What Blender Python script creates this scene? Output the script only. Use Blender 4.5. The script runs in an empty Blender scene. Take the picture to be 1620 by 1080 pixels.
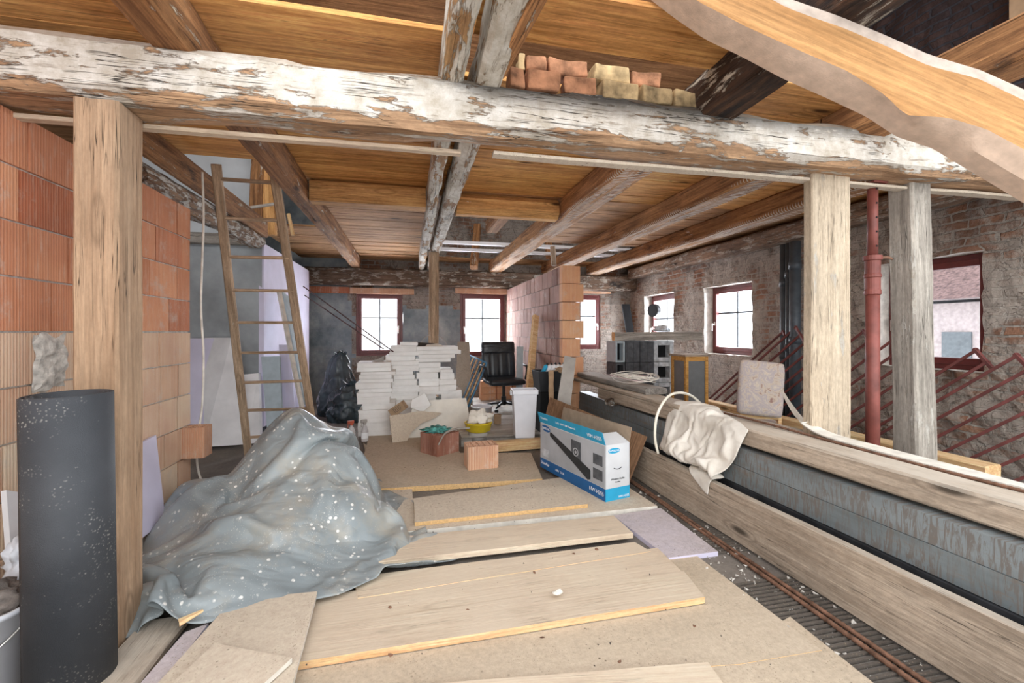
import bpy, bmesh, math, random, zlib, base64, struct
from mathutils import Vector, Matrix, noise as mn
random.seed(7)
SC = bpy.context.scene
COL = SC.collection
A = math.radians(12.9); SA, CA = math.sin(A), math.cos(A)
EYE = 1.4; F = 700.0; CX0 = 810.0; HY = 525.0
PI = math.pi
def ray(px, py):
    d = (px - CX0) / F
    return Vector((d*CA + SA, CA - d*SA, -(py - HY) / F))
def PY(px, py, Y):
    r = ray(px, py); t = Y / r.y; return Vector((r.x*t, Y, EYE + r.z*t))
def PX(px, py, X):
    r = ray(px, py); t = X / r.x; return Vector((X, r.y*t, EYE + r.z*t))
def PZ(px, py, z=0.0):
    r = ray(px, py); t = (z - EYE) / r.z; return Vector((r.x*t, r.y*t, z))
def PC(px, py, c):
    r = ray(px, py); return Vector((r.x*c, r.y*c, EYE + r.z*c))
# ---------- camera
cd = bpy.data.cameras.new('camera'); cam = bpy.data.objects.new('camera', cd); COL.objects.link(cam)
cam.location = (0, 0, EYE); cam.rotation_euler = (PI/2, 0, -A)
cd.sensor_width = 36; cd.lens = F/1620*36; cd.shift_y = -15/1620; cd.clip_start = .02; cd.clip_end = 200
SC.camera = cam
# ---------- object helpers
def tag(o, label=None, cat=None, group=None, kind=None):
    if label: o['label'] = label
    if cat: o['category'] = cat
    if group: o['group'] = group
    if kind: o['kind'] = kind
    return o
def empty(name, loc=(0,0,0), rz=0, label=None, cat=None, group=None, kind=None, mat=None):
    o = bpy.data.objects.new(name, None); COL.objects.link(o); o.empty_display_size = .1
    o.location = loc; o.rotation_euler = (0, 0, rz)
    return tag(o, label, cat, group, kind)
def link(name, bm, m, parent=None, smooth=False, mat=None, loc=None, rot=None):
    me = bpy.data.meshes.new(name)
    bmesh.ops.recalc_face_normals(bm, faces=bm.faces[:])
    bm.to_mesh(me); bm.free()
    if smooth:
        for p in me.polygons: p.use_smooth = True
    ms = m if isinstance(m, (list, tuple)) else [m]
    for x in ms: me.materials.append(x)
    o = bpy.data.objects.new(name, me); COL.objects.link(o)
    if parent: o.parent = parent
    if mat is not None: o.matrix_local = mat
    if loc is not None: o.location = loc
    if rot is not None: o.rotation_euler = rot
    return o
def bevel(o, w, seg=2):
    md = o.modifiers.new('bevel', 'BEVEL'); md.width = w; md.segments = seg; md.limit_method = 'ANGLE'; md.angle_limit = math.radians(40)
    return o
def copy_tree(o, parent=None):
    c = o.copy(); COL.objects.link(c); c.parent = parent
    for ch in list(o.children): copy_tree(ch, c)
    return c
# ---------- mesh helpers
def tonelayer(bm): 
    return bm.loops.layers.float_color.get('tone') or bm.loops.layers.float_color.new('tone')
def settone(bm, faces, v):
    L = tonelayer(bm)
    for f in faces:
        for lp in f.loops: lp[L] = (v, v, v, 1)
def box(bm, lo, hi, M=None, mi=0, tone=None):
    x0,y0,z0 = lo; x1,y1,z1 = hi
    vs = [Vector(p) for p in ((x0,y0,z0),(x1,y0,z0),(x1,y1,z0),(x0,y1,z0),(x0,y0,z1),(x1,y0,z1),(x1,y1,z1),(x0,y1,z1))]
    if M is not None: vs = [M @ v for v in vs]
    v = [bm.verts.new(p) for p in vs]
    fs = [bm.faces.new([v[i] for i in q]) for q in ((3,2,1,0),(4,5,6,7),(0,1,5,4),(1,2,6,5),(2,3,7,6),(3,0,4,7))]
    for f in fs: f.material_index = mi
    if tone is not None: settone(bm, fs, tone)
    return fs
def cbox(bm, c, s, M=None, mi=0, tone=None):
    return box(bm, [c[i]-s[i]/2 for i in range(3)], [c[i]+s[i]/2 for i in range(3)], M, mi, tone)
def basis(d, up=Vector((0,0,1))):
    x = Vector(d).normalized()
    if abs(x.dot(up)) > .985: up = Vector((0,1,0))
    y = up.cross(x).normalized(); z = x.cross(y)
    return x, y, z
def tube(bm, pts, r, n=8, caps=True, mi=0):
    pts = [Vector(p) for p in pts]
    rs = r if isinstance(r, (list, tuple)) else [r]*len(pts)
    rings = []; prev = None
    for i, p in enumerate(pts):
        d = (pts[min(i+1, len(pts)-1)] - pts[max(i-1, 0)])
        if d.length < 1e-9: d = Vector((0,0,1))
        d.normalize()
        if prev is None: _, y, z = basis(d)
        else:
            y = (prev - d*prev.dot(d)); 
            y = y.normalized() if y.length > 1e-6 else basis(d)[1]
            z = d.cross(y)
        prev = y
        rings.append([bm.verts.new(p + (y*math.cos(2*PI*k/n) + z*math.sin(2*PI*k/n))*rs[i]) for k in range(n)])
    fs = []
    for a, b in zip(rings, rings[1:]):
        for k in range(n): fs.append(bm.faces.new((a[k], a[(k+1)%n], b[(k+1)%n], b[k])))
    if caps: fs.append(bm.faces.new(rings[0][::-1])); fs.append(bm.faces.new(rings[-1]))
    for f in fs: f.material_index = mi
    return fs
def lathe(bm, prof, n=24, c=(0,0,0), mi=0, sx=1, sy=1, close=True):
    rings = []
    for r, z in prof:
        rings.append([bm.verts.new((c[0]+sx*r*math.cos(2*PI*k/n), c[1]+sy*r*math.sin(2*PI*k/n), c[2]+z)) for k in range(n)])
    for a, b in zip(rings, rings[1:]):
        for k in range(n):
            f = bm.faces.new((a[k], a[(k+1)%n], b[(k+1)%n], b[k])); f.material_index = mi
    if close:
        for rg in (rings[0], rings[-1]):
            f = bm.faces.new(rg); f.material_index = mi
def smoothcurve(pts, n=8):
    P = [Vector(p) for p in pts]; out = []
    for i in range(len(P)-1):
        p0 = P[max(i-1,0)]; p1 = P[i]; p2 = P[i+1]; p3 = P[min(i+2,len(P)-1)]
        for k in range(n):
            t = k/n
            out.append(.5*((2*p1)+(-p0+p2)*t+(2*p0-5*p1+4*p2-p3)*t*t+(-p0+3*p1-3*p2+p3)*t**3))
    out.append(P[-1]); return out
def jit(v, amp, sc, seed=0):
    q = Vector(v)*sc + Vector((seed*7.3, seed*3.1, seed*1.7))
    return Vector((mn.noise(q), mn.noise(q+Vector((31,0,0))), mn.noise(q+Vector((0,47,0)))))*amp
# timber: local X runs along the piece; cross-section w (local y) x h (local z)
def timber_bm(L, w, h, amp=.006, cham=.012, seed=0, seg=None, taper=0, nick=0, bow=0):
    bm = bmesh.new(); n = seg or max(2, int(L/.09))
    c = cham; hw, hh = w/2, h/2
    prof = [(-hw+c,-hh),(0,-hh),(hw-c,-hh),(hw,-hh+c),(hw,0),(hw,hh-c),(hw-c,hh),(0,hh),(-hw+c,hh),(-hw,hh-c),(-hw,0),(-hw,-hh+c)]
    rings = []
    for i in range(n+1):
        x = L*i/n; rg = []
        for j, (y, z) in enumerate(prof):
            s = 1 - taper*i/n
            p = Vector((x, y*s, z*s))
            p += jit((x*1.3, y*4, z*4), amp, 1.0, seed) + jit((x*7, y*9, z*9), amp*.45, 1.0, seed+9)
            if nick and j in (0,2,3,5,6,8,9,11):
                k = max(0, mn.noise(Vector((x*2.2, j*5.3, seed*2.7))) - .12)
                p.y -= math.copysign(k*nick, y); p.z -= math.copysign(k*nick, z)
            p.x = x + (jit((x,y*20,z*20), amp, 1, seed).x if i in (0,n) else 0)
            p.z += bow*math.sin(PI*i/n)
            rg.append(bm.verts.new(p))
        rings.append(rg)
    m = len(prof)
    for a, b in zip(rings, rings[1:]):
        for k in range(m): bm.faces.new((a[k], a[(k+1)%m], b[(k+1)%m], b[k]))
    for rg in (rings[0], rings[-1]): 
        f = bm.faces.new(rg); f.material_index = 1
    return bm
def frame_mat(p0, p1, roll=0, up=Vector((0,0,1))):
    p0, p1 = Vector(p0), Vector(p1)
    x, y, z = basis(p1-p0, up)
    M = Matrix((x, y, z)).transposed().to_4x4()
    return Matrix.Translation(p0) @ M @ Matrix.Rotation(roll, 4, 'X')
def timber(name, p0, p1, w, h, m, label=None, cat=None, group=None, roll=0, up=Vector((0,0,1)), parent=None, kind=None, endm=None, **k):
    p0, p1 = Vector(p0), Vector(p1)
    bm = timber_bm((p1-p0).length, w, h, seed=random.random()*50, **k)
    o = link(name, bm, [m, endm or m], parent, smooth=False, mat=frame_mat(p0, p1, roll, up))
    return tag(o, label, cat, group, kind)
# plate: planar polygon given by 3D points, thickness t opposite the normal side given
def plate(name, pts, t, m, parent=None, side=None, rough=0, sub=0, **tg):
    P = [Vector(p) for p in pts]
    if rough:
        Q = []
        for i, p in enumerate(P):
            q = P[(i+1) % len(P)]; L = (q-p).length; n = max(1, int(L/sub if sub else L/.08))
            for k in range(n):
                v = p.lerp(q, k/n); Q.append(v)
        P2 = Q
    else: P2 = P
    nrm = (P[1]-P[0]).cross(P[-1]-P[0]).normalized()
    if side is not None and nrm.dot(Vector(side)) < 0: nrm = -nrm
    o0 = P[0].copy(); xx = (P[1]-P[0]).normalized(); yy = nrm.cross(xx).normalized()
    M = Matrix((xx, yy, nrm)).transposed().to_4x4(); M = Matrix.Translation(o0) @ M; Mi = M.inverted()
    sd = random.random()*30
    bm = bmesh.new(); a = []; b = []
    for p in P2:
        q = Mi @ p
        if rough:
            jj = jit(q, rough, 9, sd) + jit(q, rough*.5, 30, sd); q.x += jj.x; q.y += jj.y
        a.append(bm.verts.new((q.x, q.y, q.z))); b.append(bm.verts.new((q.x, q.y, q.z - t)))
    bm.faces.new(a); bm.faces.new(b[::-1])
    for i in range(len(a)):
        f = bm.faces.new((a[i], b[i], b[(i+1)%len(a)], a[(i+1)%len(a)])); f.material_index = 1 if isinstance(m, (list,tuple)) and len(m) > 1 else 0
    o = link(name, bm, m, parent, mat=M)
    return tag(o, tg.get('label'), tg.get('cat'), tg.get('group'), tg.get('kind'))
# ---------- materials
class NT:
    def __init__(s, name):
        s.m = bpy.data.materials.new(name); s.m.use_nodes = True; s.t = s.m.node_tree; s.t.nodes.clear()
        s.out = s.n('ShaderNodeOutputMaterial'); s.b = s.n('ShaderNodeBsdfPrincipled'); s.l(s.b.outputs[0], s.out.inputs[0])
        s.co = s.n('ShaderNodeTexCoord').outputs['Object']
        s.oi = s.n('ShaderNodeObjectInfo')
    def n(s, ty, **k):
        n = s.t.nodes.new(ty)
        for a, v in k.items(): setattr(n, a, v)
        return n
    def l(s, a, b): s.t.links.new(a, b)
    def put(s, sock, v):
        if v is None: return
        if isinstance(v, bpy.types.NodeSocket): s.l(v, sock)
        elif isinstance(v, (tuple, list)) and len(v) == 3 and sock.type == 'RGBA': sock.default_value = (*v, 1)
        else: sock.default_value = v
    def map(s, scale=(1,1,1), loc=(0,0,0), rot=(0,0,0), co=None, rnd=True):
        n = s.n('ShaderNodeMapping'); s.l(co or s.co, n.inputs[0]); n.inputs['Scale'].default_value = scale; n.inputs['Rotation'].default_value = rot
        if rnd:
            c = s.n('ShaderNodeMath', operation='MULTIPLY'); s.l(s.oi.outputs['Random'], c.inputs[0]); c.inputs[1].default_value = 40
            cb = s.n('ShaderNodeCombineXYZ')
            for i in range(3): s.l(c.outputs[0], cb.inputs[i])
            s.l(cb.outputs[0], n.inputs['Location'])
        else: n.inputs['Location'].default_value = loc
        return n.outputs[0]
    def noise(s, vec, scale=5, det=4, rough=.55, dist=0):
        n = s.n('ShaderNodeTexNoise'); s.l(vec, n.inputs['Vector']); n.inputs['Scale'].default_value = scale; n.inputs['Detail'].default_value = det
        n.inputs['Roughness'].default_value = rough; n.inputs['Distortion'].default_value = dist; return n.outputs[0]
    def vor(s, vec, scale=5, feat='F1', out='Distance', rnd=1):
        n = s.n('ShaderNodeTexVoronoi', feature=feat); s.l(vec, n.inputs['Vector']); n.inputs['Scale'].default_value = scale; n.inputs['Randomness'].default_value = rnd; return n.outputs[out]
    def ramp(s, f, stops, interp='LINEAR'):
        n = s.n('ShaderNodeValToRGB'); n.color_ramp.interpolation = interp; s.l(f, n.inputs[0]); e = n.color_ramp.elements
        while len(e) < len(stops): e.new(.5)
        for el, (p, c) in zip(e, stops):
            el.position = p; el.color = (*c, 1) if isinstance(c, (tuple, list)) else (c, c, c, 1)
        return n.outputs[0]
    def step(s, f, a, b):   # smooth 0..1 between a and b
        n = s.n('ShaderNodeMapRange'); s.l(f, n.inputs[0]); n.inputs[1].default_value = a; n.inputs[2].default_value = b; n.clamp = True; return n.outputs[0]
    def mix(s, f, a, b, mode='MIX'):
        n = s.n('ShaderNodeMix', data_type='RGBA', blend_type=mode); s.put(n.inputs[0], f); s.put(n.inputs[6], a); s.put(n.inputs[7], b); return n.outputs[2]
    def math(s, op, a, b=None):
        n = s.n('ShaderNodeMath', operation=op); s.put(n.inputs[0], a); s.put(n.inputs[1], b); return n.outputs[0]
    def attr(s, name='tone'):
        n = s.n('ShaderNodeAttribute', attribute_name=name); return n.outputs['Fac']
    def sep(s, vec=None):
        n = s.n('ShaderNodeSeparateXYZ'); s.l(vec or s.co, n.inputs[0]); return n.outputs
    def bump(s, h, strength=.5, dist=.01):
        n = s.n('ShaderNodeBump'); s.put(n.inputs['Height'], h); n.inputs['Strength'].default_value = strength; n.inputs['Distance'].default_value = dist
        s.l(n.outputs[0], s.b.inputs['Normal'])
    def done(s, col, rough=.8, metal=0, spec=.3):
        s.put(s.b.inputs['Base Color'], col); s.put(s.b.inputs['Roughness'], rough); s.put(s.b.inputs['Metallic'], metal)
        s.b.inputs['Specular IOR Level'].default_value = spec; return s.m
def flat(name, col, rough=.7, metal=0, var=.12, sc=12, bump=.15, spec=.3):
    s = NT(name); v = s.map(); n = s.noise(v, sc, 5)
    c2 = tuple(max(0, x*(1-var*2)) for x in col); c3 = tuple(min(1, x*(1+var)) for x in col)
    s.bump(s.noise(v, sc*8, 3), bump, .003)
    return s.done(s.ramp(n, [(.3, c2), (.7, c3)]), rough, metal, spec)
def wood(name, c1, c2, paint=None, pa=.5, mould=0, crack=.6, knots=True, grain=1.0, bump=.5, rough=.85, pc=(.8,.78,.73), dust=0, dustc=(.5,.45,.38), pscale=(1.6,7,7), tonevar=.5, lath=False, zpaint=0, patch=None, grit=.5, fine=.6):
    s = NT(name); v = s.map()
    vg = s.map((.9*grain, 14*grain, 14*grain)); g = s.noise(vg, 1.6, 7, .62, .6)
    vf = s.map((3, 90, 90)); gf = s.noise(vf, 1.0, 3, .6)
    col = s.ramp(g, [(.32, c1), (.5, tuple((a+b)/2 for a, b in zip(c1, c2))), (.68, c2)])
    col = s.mix(fine, col, s.ramp(gf, [(.3, .28), (.7, .74)]), 'OVERLAY')
    gg = s.noise(s.map((14, 40, 40)), 1.6, 6, .75); col = s.mix(grit, col, s.ramp(gg, [(.32, .3), (.66, .68)]), 'OVERLAY')
    big = s.noise(v, 1.3, 3); col = s.mix(.55, col, s.ramp(big, [(.3, .32), (.7, .66)]), 'OVERLAY')
    t = s.math('MULTIPLY', s.math('SUBTRACT', s.math('ADD', s.attr(), s.oi.outputs['Random']), .5), tonevar)
    tn = s.n('ShaderNodeHueSaturation'); s.l(col, tn.inputs['Color']); s.l(s.math('ADD', t, 1.0 - tonevar*.1), tn.inputs['Value']); col = tn.outputs[0]
    if knots:
        k = s.vor(s.map((1.1, 4.2, 4.2)), 1.1); km = s.step(k, .13, .05); col = s.mix(km, col, tuple(x*.28 for x in c1))
        kr = s.step(s.math('ABSOLUTE', s.math('SUBTRACT', k, .17)), .03, .0); col = s.mix(s.math('MULTIPLY', kr, .45), col, tuple(x*.5 for x in c1))
    h = gf
    if paint is not None:
        pn = s.noise(s.map(pscale), 1.5, 9, .72, .3); 
        if zpaint: pn = s.math('ADD', pn, s.math('MULTIPLY', s.step(s.sep()[2], -.075, -.115), -zpaint))
        pm = s.step(pn, pa, pa+.035)
        pcol = s.mix(s.step(s.noise(v, 7, 9, .75), .38, .66), (pc[0]*.60, pc[1]*.55, pc[2]*.48), pc)
        pcol = s.mix(s.step(s.noise(s.map((2.5, 26, 26)), 1.5, 6, .7), .56, .66), pcol, (pc[0]*.42, pc[1]*.37, pc[2]*.32))
        col = s.mix(pm, col, pcol); h = s.math('ADD', s.math('MULTIPLY', pm, .8), s.math('MULTIPLY', gf, .5))
    if mould:
        mm = s.step(s.noise(s.map((.8, 2.2, 2.2)), 1.4, 8, .75), .62-mould*.25, .72-mould*.25); col = s.mix(s.math('MULTIPLY', mm, .9), col, (.012, .011, .012))
    if patch:
        x = s.sep(s.co); q = s.math('MULTIPLY', s.step(x[0], patch[0], patch[0]+.5), s.step(x[0], patch[1], patch[1]-.5)); q = s.math('MULTIPLY', q, s.step(x[2], -.02, .10))
        mm = s.step(s.math('ADD', s.noise(s.map((2, 5, 5)), 1.6, 9, .75), s.math('MULTIPLY', q, .2)), .47, .58); col = s.mix(s.math('MULTIPLY', mm, s.math('MULTIPLY', q, .93)), col, (.03, .027, .024))
    if lath:
        x = s.sep()[0]; w = s.math('SINE', s.math('MULTIPLY', x, 2*PI/.035)); z = s.step(s.sep()[2], -.06, -.085)
        lm = s.math('MULTIPLY', s.math('MULTIPLY', s.step(w, .3, .7), s.step(s.noise(s.map((.7,5,5)), 2, 4), .42, .5)), z)
        col = s.mix(lm, col, (.66, .6, .52)); h = s.math('ADD', h, lm)
    if crack:
        cn = s.noise(s.map((.35, 16, 16)), 2.2, 3, .5); cm = s.step(s.math('ABSOLUTE', s.math('SUBTRACT', cn, .5)), .011, .002)
        cm = s.math('MULTIPLY', cm, s.step(s.noise(v, 2.0, 2), .48, .56)); col = s.mix(s.math('MULTIPLY', cm, crack), col, (.02, .015, .01)); h = s.math('SUBTRACT', h, s.math('MULTIPLY', cm, 2.0))
    if dust:
        geo = s.n('ShaderNodeNewGeometry'); nz = s.sep(geo.outputs['Normal'])[2]
        dm = s.math('MULTIPLY', s.step(nz, .5, .9), s.math('MULTIPLY', s.step(s.noise(v, 3, 8, .7), .25, .62), dust)); col = s.mix(dm, col, dustc)
    s.bump(h, bump, .006)
    return s.done(col, rough)
# ---------- two sheets of cloth, settled by the cloth solver before anything else is built
def settle(shape, build_colliders, N, start, frames, shrink, bend, mass, air, friction):
    made = []
    def collider(bm, fr):
        me = bpy.data.meshes.new('collider'); bm.to_mesh(me); bm.free(); o = bpy.data.objects.new('collider', me); COL.objects.link(o)
        o.modifiers.new('c', 'COLLISION'); o.collision.thickness_outer = .012; o.collision.cloth_friction = fr; o.collision.use_culling = False; made.append(o)
    def bx(lo, hi, bev=.015):
        bm = bmesh.new(); bmesh.ops.create_cube(bm, size=1)
        for v in bm.verts: v.co = Vector([(lo[i]+hi[i])/2 + v.co[i]*(hi[i]-lo[i]) for i in range(3)])
        bmesh.ops.bevel(bm, geom=bm.edges[:], offset=bev, segments=2, affect='EDGES'); bmesh.ops.triangulate(bm, faces=bm.faces[:]); collider(bm, 20)
    build_colliders(collider, bx)
    bm = bmesh.new(); g = {}
    for i in range(N):
        for j in range(N): g[i, j] = bm.verts.new(start(i/(N-1)-.5, j/(N-1)-.5))
    for i in range(N-1):
        for j in range(N-1): bm.faces.new((g[i,j], g[i+1,j], g[i+1,j+1], g[i,j+1]))
    me = bpy.data.meshes.new('sheet'); bm.to_mesh(me); bm.free(); o = bpy.data.objects.new('sheet', me); COL.objects.link(o); made.append(o)
    md = o.modifiers.new('cloth', 'CLOTH'); s = md.settings
    s.quality = 8; s.mass = mass; s.tension_stiffness = 25; s.compression_stiffness = 25; s.shear_stiffness = 12; s.bending_stiffness = bend; s.shrink_min = shrink; s.shrink_max = shrink
    s.air_damping = air; s.tension_damping = 10; s.compression_damping = 10; s.shear_damping = 8
    c = md.collision_settings; c.collision_quality = 4; c.distance_min = .008; c.use_self_collision = True; c.self_distance_min = .006; c.friction = friction
    md.point_cache.frame_end = frames
    for f in range(1, frames+1): SC.frame_set(f)
    dg = bpy.context.evaluated_depsgraph_get(); ev = o.evaluated_get(dg).to_mesh()
    pts = [v.co.copy() for v in ev.vertices]; o.evaluated_get(dg).to_mesh_clear()
    for x in made: bpy.data.objects.remove(x, do_unlink=True)
    SC.frame_set(1)
    return pts
def heap_height(x, y):
    def cone(cx, cy, H, r, p): return H*max(0, 1-(math.hypot(x-cx, y-cy)/r)**p)
    v = max(cone(-.82,3.60,.77,.60,1.5), cone(-.60,3.38,.58,.40,2.0), cone(-.75,3.15,.42,.60,1.6), cone(-.98,2.85,.22,.6,1.5), cone(-1.2,3.4,.38,.5,1.4), cone(-.46,3.10,.34,.32,2.4))
    return v + .05*mn.noise(Vector((x*3.1, y*3.1, 1)))*(1 if v > .05 else 0)
def tarp_colliders(collider, bx):
    bm = bmesh.new(); n = 110; g = {}
    for i in range(n+1):
        for j in range(n+1):
            x = -2.4+3.2*i/n; y = 1.6+3.4*j/n; g[i,j] = bm.verts.new((x, y, heap_height(x, y)+.04 + (.045 if x > -1.0 and y < 2.62 else 0)))
    for i in range(n):
        for j in range(n): bm.faces.new((g[i,j], g[i+1,j], g[i+1,j+1], g[i,j+1]))
    collider(bm, 30)
    bx((-1.42,2.22,0), (-1.215,2.47,2)); bx((-2.2,1,0), (-1.75,4.12,2.4)); bx((-1.80,3.72,0), (-1.44,4.16,.8))
def tarp_start(u, v):
    a = math.radians(20); u *= 1.95*.8; v *= 2.25*.8
    p = Vector((u*math.cos(a)-v*math.sin(a) - .95, u*math.sin(a)+v*math.cos(a) + 3.34, 0))
    p.x = p.x if p.x > -1.45 else -1.45-(-1.45-p.x)*.42
    p.z = heap_height(p.x, p.y) + .16 + .05*math.sin(u*15+v*5) + .03*mn.noise(Vector((u*5, v*5, 0))); return p
def cloth_colliders(collider, bx):
    bx((2.24,1.5,.60),(2.66,5,.735)); bx((2.205,1.5,.0),(2.24,5,.60)); bx((2.10,1.5,0),(2.17,5,.34)); bx((0,0,-.1),(5,6,0)); bx((2.25,3.1,.735),(2.45,3.5,.77),.02)
def cloth_start(u, v):
    a = math.radians(-14); u *= .80*.8; v *= .85*.72
    p = Vector((u*math.cos(a)-v*math.sin(a) + 2.30, u*math.sin(a)+v*math.cos(a) + 3.08, .86)); p.z += .05*math.sin(v*22+u*4) + .03*mn.noise(Vector((u*7, v*7, 4))); return p
SIM = True
if SIM:
    TARP_PTS = settle('tarp', tarp_colliders, 76, tarp_start, 80, -.20, 9.0, .5, 3, 15)
    CLOTH_PTS = settle('cloth', cloth_colliders, 46, cloth_start, 50, -.22, .6, .3, 6, 60)
M = {}
M['ceil'] = wood('ceiling_pine', (.40,.17,.045), (.78,.43,.15), crack=.5, knots=True, bump=.25, tonevar=.35, pscale=(1,1,1))
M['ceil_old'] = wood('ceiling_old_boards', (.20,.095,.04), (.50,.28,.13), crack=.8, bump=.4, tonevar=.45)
M['beam_w'] = wood('whitewashed_beam', (.26,.15,.085), (.52,.33,.19), paint=1, pa=.405, crack=.9, bump=.9, pc=(.70,.665,.61), dust=.6, tonevar=0, dustc=(.40,.30,.21), zpaint=.12, patch=(3.9,7.2))
M['joist'] = wood('aged_joist', (.17,.075,.032), (.50,.25,.105), paint=1, pa=.60, mould=.12, bump=.8, pc=(.72,.66,.56))
M['plate'] = wood('sooty_wall_plate', (.10,.065,.045), (.30,.2,.14), paint=1, pa=.53, mould=.3, bump=1, pc=(.55,.51,.46), pscale=(3,9,9))
M['joist_lath'] = wood('aged_joist_lath', (.17,.075,.032), (.50,.26,.11), paint=1, pa=.62, mould=.1, bump=.7, lath=True, pc=(.7,.64,.55))
M['joist_white'] = wood('plastered_joist', (.25,.13,.06), (.5,.3,.14), paint=1, pa=.44, mould=.2, bump=.9, pc=(.78,.76,.70))
M['joist_char'] = wood('charred_joist', (.02,.014,.012), (.10,.05,.028), paint=1, pa=.545, mould=.5, bump=.9, pc=(.68,.63,.55))
M['trimmer'] = wood('orange_trimmer', (.36,.17,.055), (.68,.38,.15), paint=1, pa=.66, bump=.4)
M['post'] = wood('old_pine_post', (.30,.19,.115), (.47,.325,.21), crack=.9, bump=.5, grit=.3, grain=.8, fine=.35, tonevar=.1)
M['post_pale'] = wood('pale_worn_post', (.40,.32,.23), (.52,.43,.32), grit=.5, grain=.6, fine=.22, paint=1, pa=.6, pc=(.52,.49,.44), crack=.7, bump=.4, mould=.02, tonevar=.1)
M['post_grey'] = wood('grey_worn_post', (.22,.195,.165), (.44,.40,.345), paint=1, pa=.575, pc=(.55,.53,.49), crack=.8, fine=.35, bump=.6, tonevar=.1)
M['pale'] = wood('dusty_pale_plank', (.54,.43,.31), (.68,.56,.42), crack=.6, bump=.3, dust=.85, dustc=(.60,.50,.385), fine=.35, grit=.4, tonevar=.16)
M['timber'] = wood('dusty_timber', (.30,.235,.175), (.47,.385,.30), crack=.7, bump=.5, dust=.9, dustc=(.54,.48,.40), fine=.4, tonevar=.15)
M['timber_grey'] = wood('weathered_timber', (.20,.18,.16), (.48,.44,.39), crack=.9, bump=.6, dust=.7, dustc=(.55,.52,.47))
M['newwood'] = wood('fresh_wood', (.62,.38,.17), (.86,.62,.36), crack=.2, bump=.2, tonevar=.2)
M['log'] = wood('bark_log', (.10,.06,.04), (.32,.2,.12), paint=1, pa=.5, mould=.35, pc=(.72,.70,.66), bump=1, pscale=(5,16,16))
M['diag'] = wood('sawn_orange_plank', (.33,.165,.06), (.42,.225,.09), crack=.1, knots=False, bump=.12, tonevar=0, grain=.5, grit=.35)
M['ladder'] = wood('ladder_wood', (.27,.18,.11), (.52,.38,.26), paint=1, pa=.66, bump=.3, tonevar=.1, pc=(.75,.7,.62))
def panel_mat(name, base, speck=(.30,.24,.17), dust=(.62,.54,.43), d=.6, fine=True):
    s = NT(name); v = s.map(); n = s.noise(v, 2.2, 6, .65)
    col = s.ramp(n, [(.3, tuple(x*.84 for x in base)), (.7, base)])
    col = s.mix(s.math('MULTIPLY', s.step(s.noise(v, 1.2, 6, .7), .36, .66), d), col, dust)
    sp = s.vor(v, 75); spm = s.math('MULTIPLY', s.step(sp, .26, .12), s.step(s.noise(v, 3.5, 4), .42, .58)); col = s.mix(s.math('MULTIPLY', spm, .85), col, speck)
    sp2 = s.vor(v, 23); m2 = s.math('MULTIPLY', s.step(sp2, .15, .08), s.step(s.noise(v, 2.0, 4), .46, .56)); fx = s.noise(v, 38, 8, .8); col = s.mix(.45, col, s.ramp(fx, [(.34, .3), (.64, .66)]), 'OVERLAY'); col = s.mix(m2, col, tuple(x*.55 for x in speck))
    s.bump(s.noise(v, 120, 4, .7), .35, .004); return s.done(col, .92)
M['chip'] = panel_mat('dusty_chipboard', (.54,.44,.325), dust=(.58,.49,.38))
M['chip_edge'] = flat('chip_edge', (.66,.43,.20), .8, sc=60)
M['osb'] = panel_mat('dusty_pale_board', (.62,.53,.42), dust=(.60,.51,.40), d=.5)
M['white_edge'] = flat('white_board_edge', (.74,.70,.62), .8)
M['xps'] = flat('lilac_foam', (.66,.63,.78), .75, var=.05, sc=3)
M['xps_dusty'] = panel_mat('dusty_lilac_foam', (.56,.50,.53), dust=(.54,.46,.38), d=.45)
M['white_board'] = flat('white_board', (.78,.77,.78), .7, var=.07, sc=4)
M['grey_board'] = flat('grey_board', (.42,.40,.37), .8, var=.1, sc=6)
M['brownboard'] = wood('brown_hardboard', (.20,.11,.06), (.36,.21,.12), crack=0, knots=False, bump=.2)
M['shuttering'] = panel_mat('worn_brown_board', (.30,.24,.19), dust=(.38,.32,.26))
def slab_mat():
    s = NT('plaster_slab'); v = s.map(); n = s.noise(v, 5, 6, .65)
    col = s.ramp(n, [(.3, (.86,.855,.83)), (.6, (.95,.95,.935))])
    z = s.sep()[2]; ln = s.step(s.math('SINE', s.math('MULTIPLY', z, 2*PI/.05)), .985, 1.0); 
    col = s.mix(s.math('MULTIPLY', ln, .35), col, (.45,.44,.42))
    s.bump(s.noise(v, 60, 4), .3, .004); return s.done(col, .9)
M['slab'] = slab_mat()
M['slab_cream'] = flat('cream_gypsum', (.84,.81,.73), .9, var=.06, sc=6, bump=.3)
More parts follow.
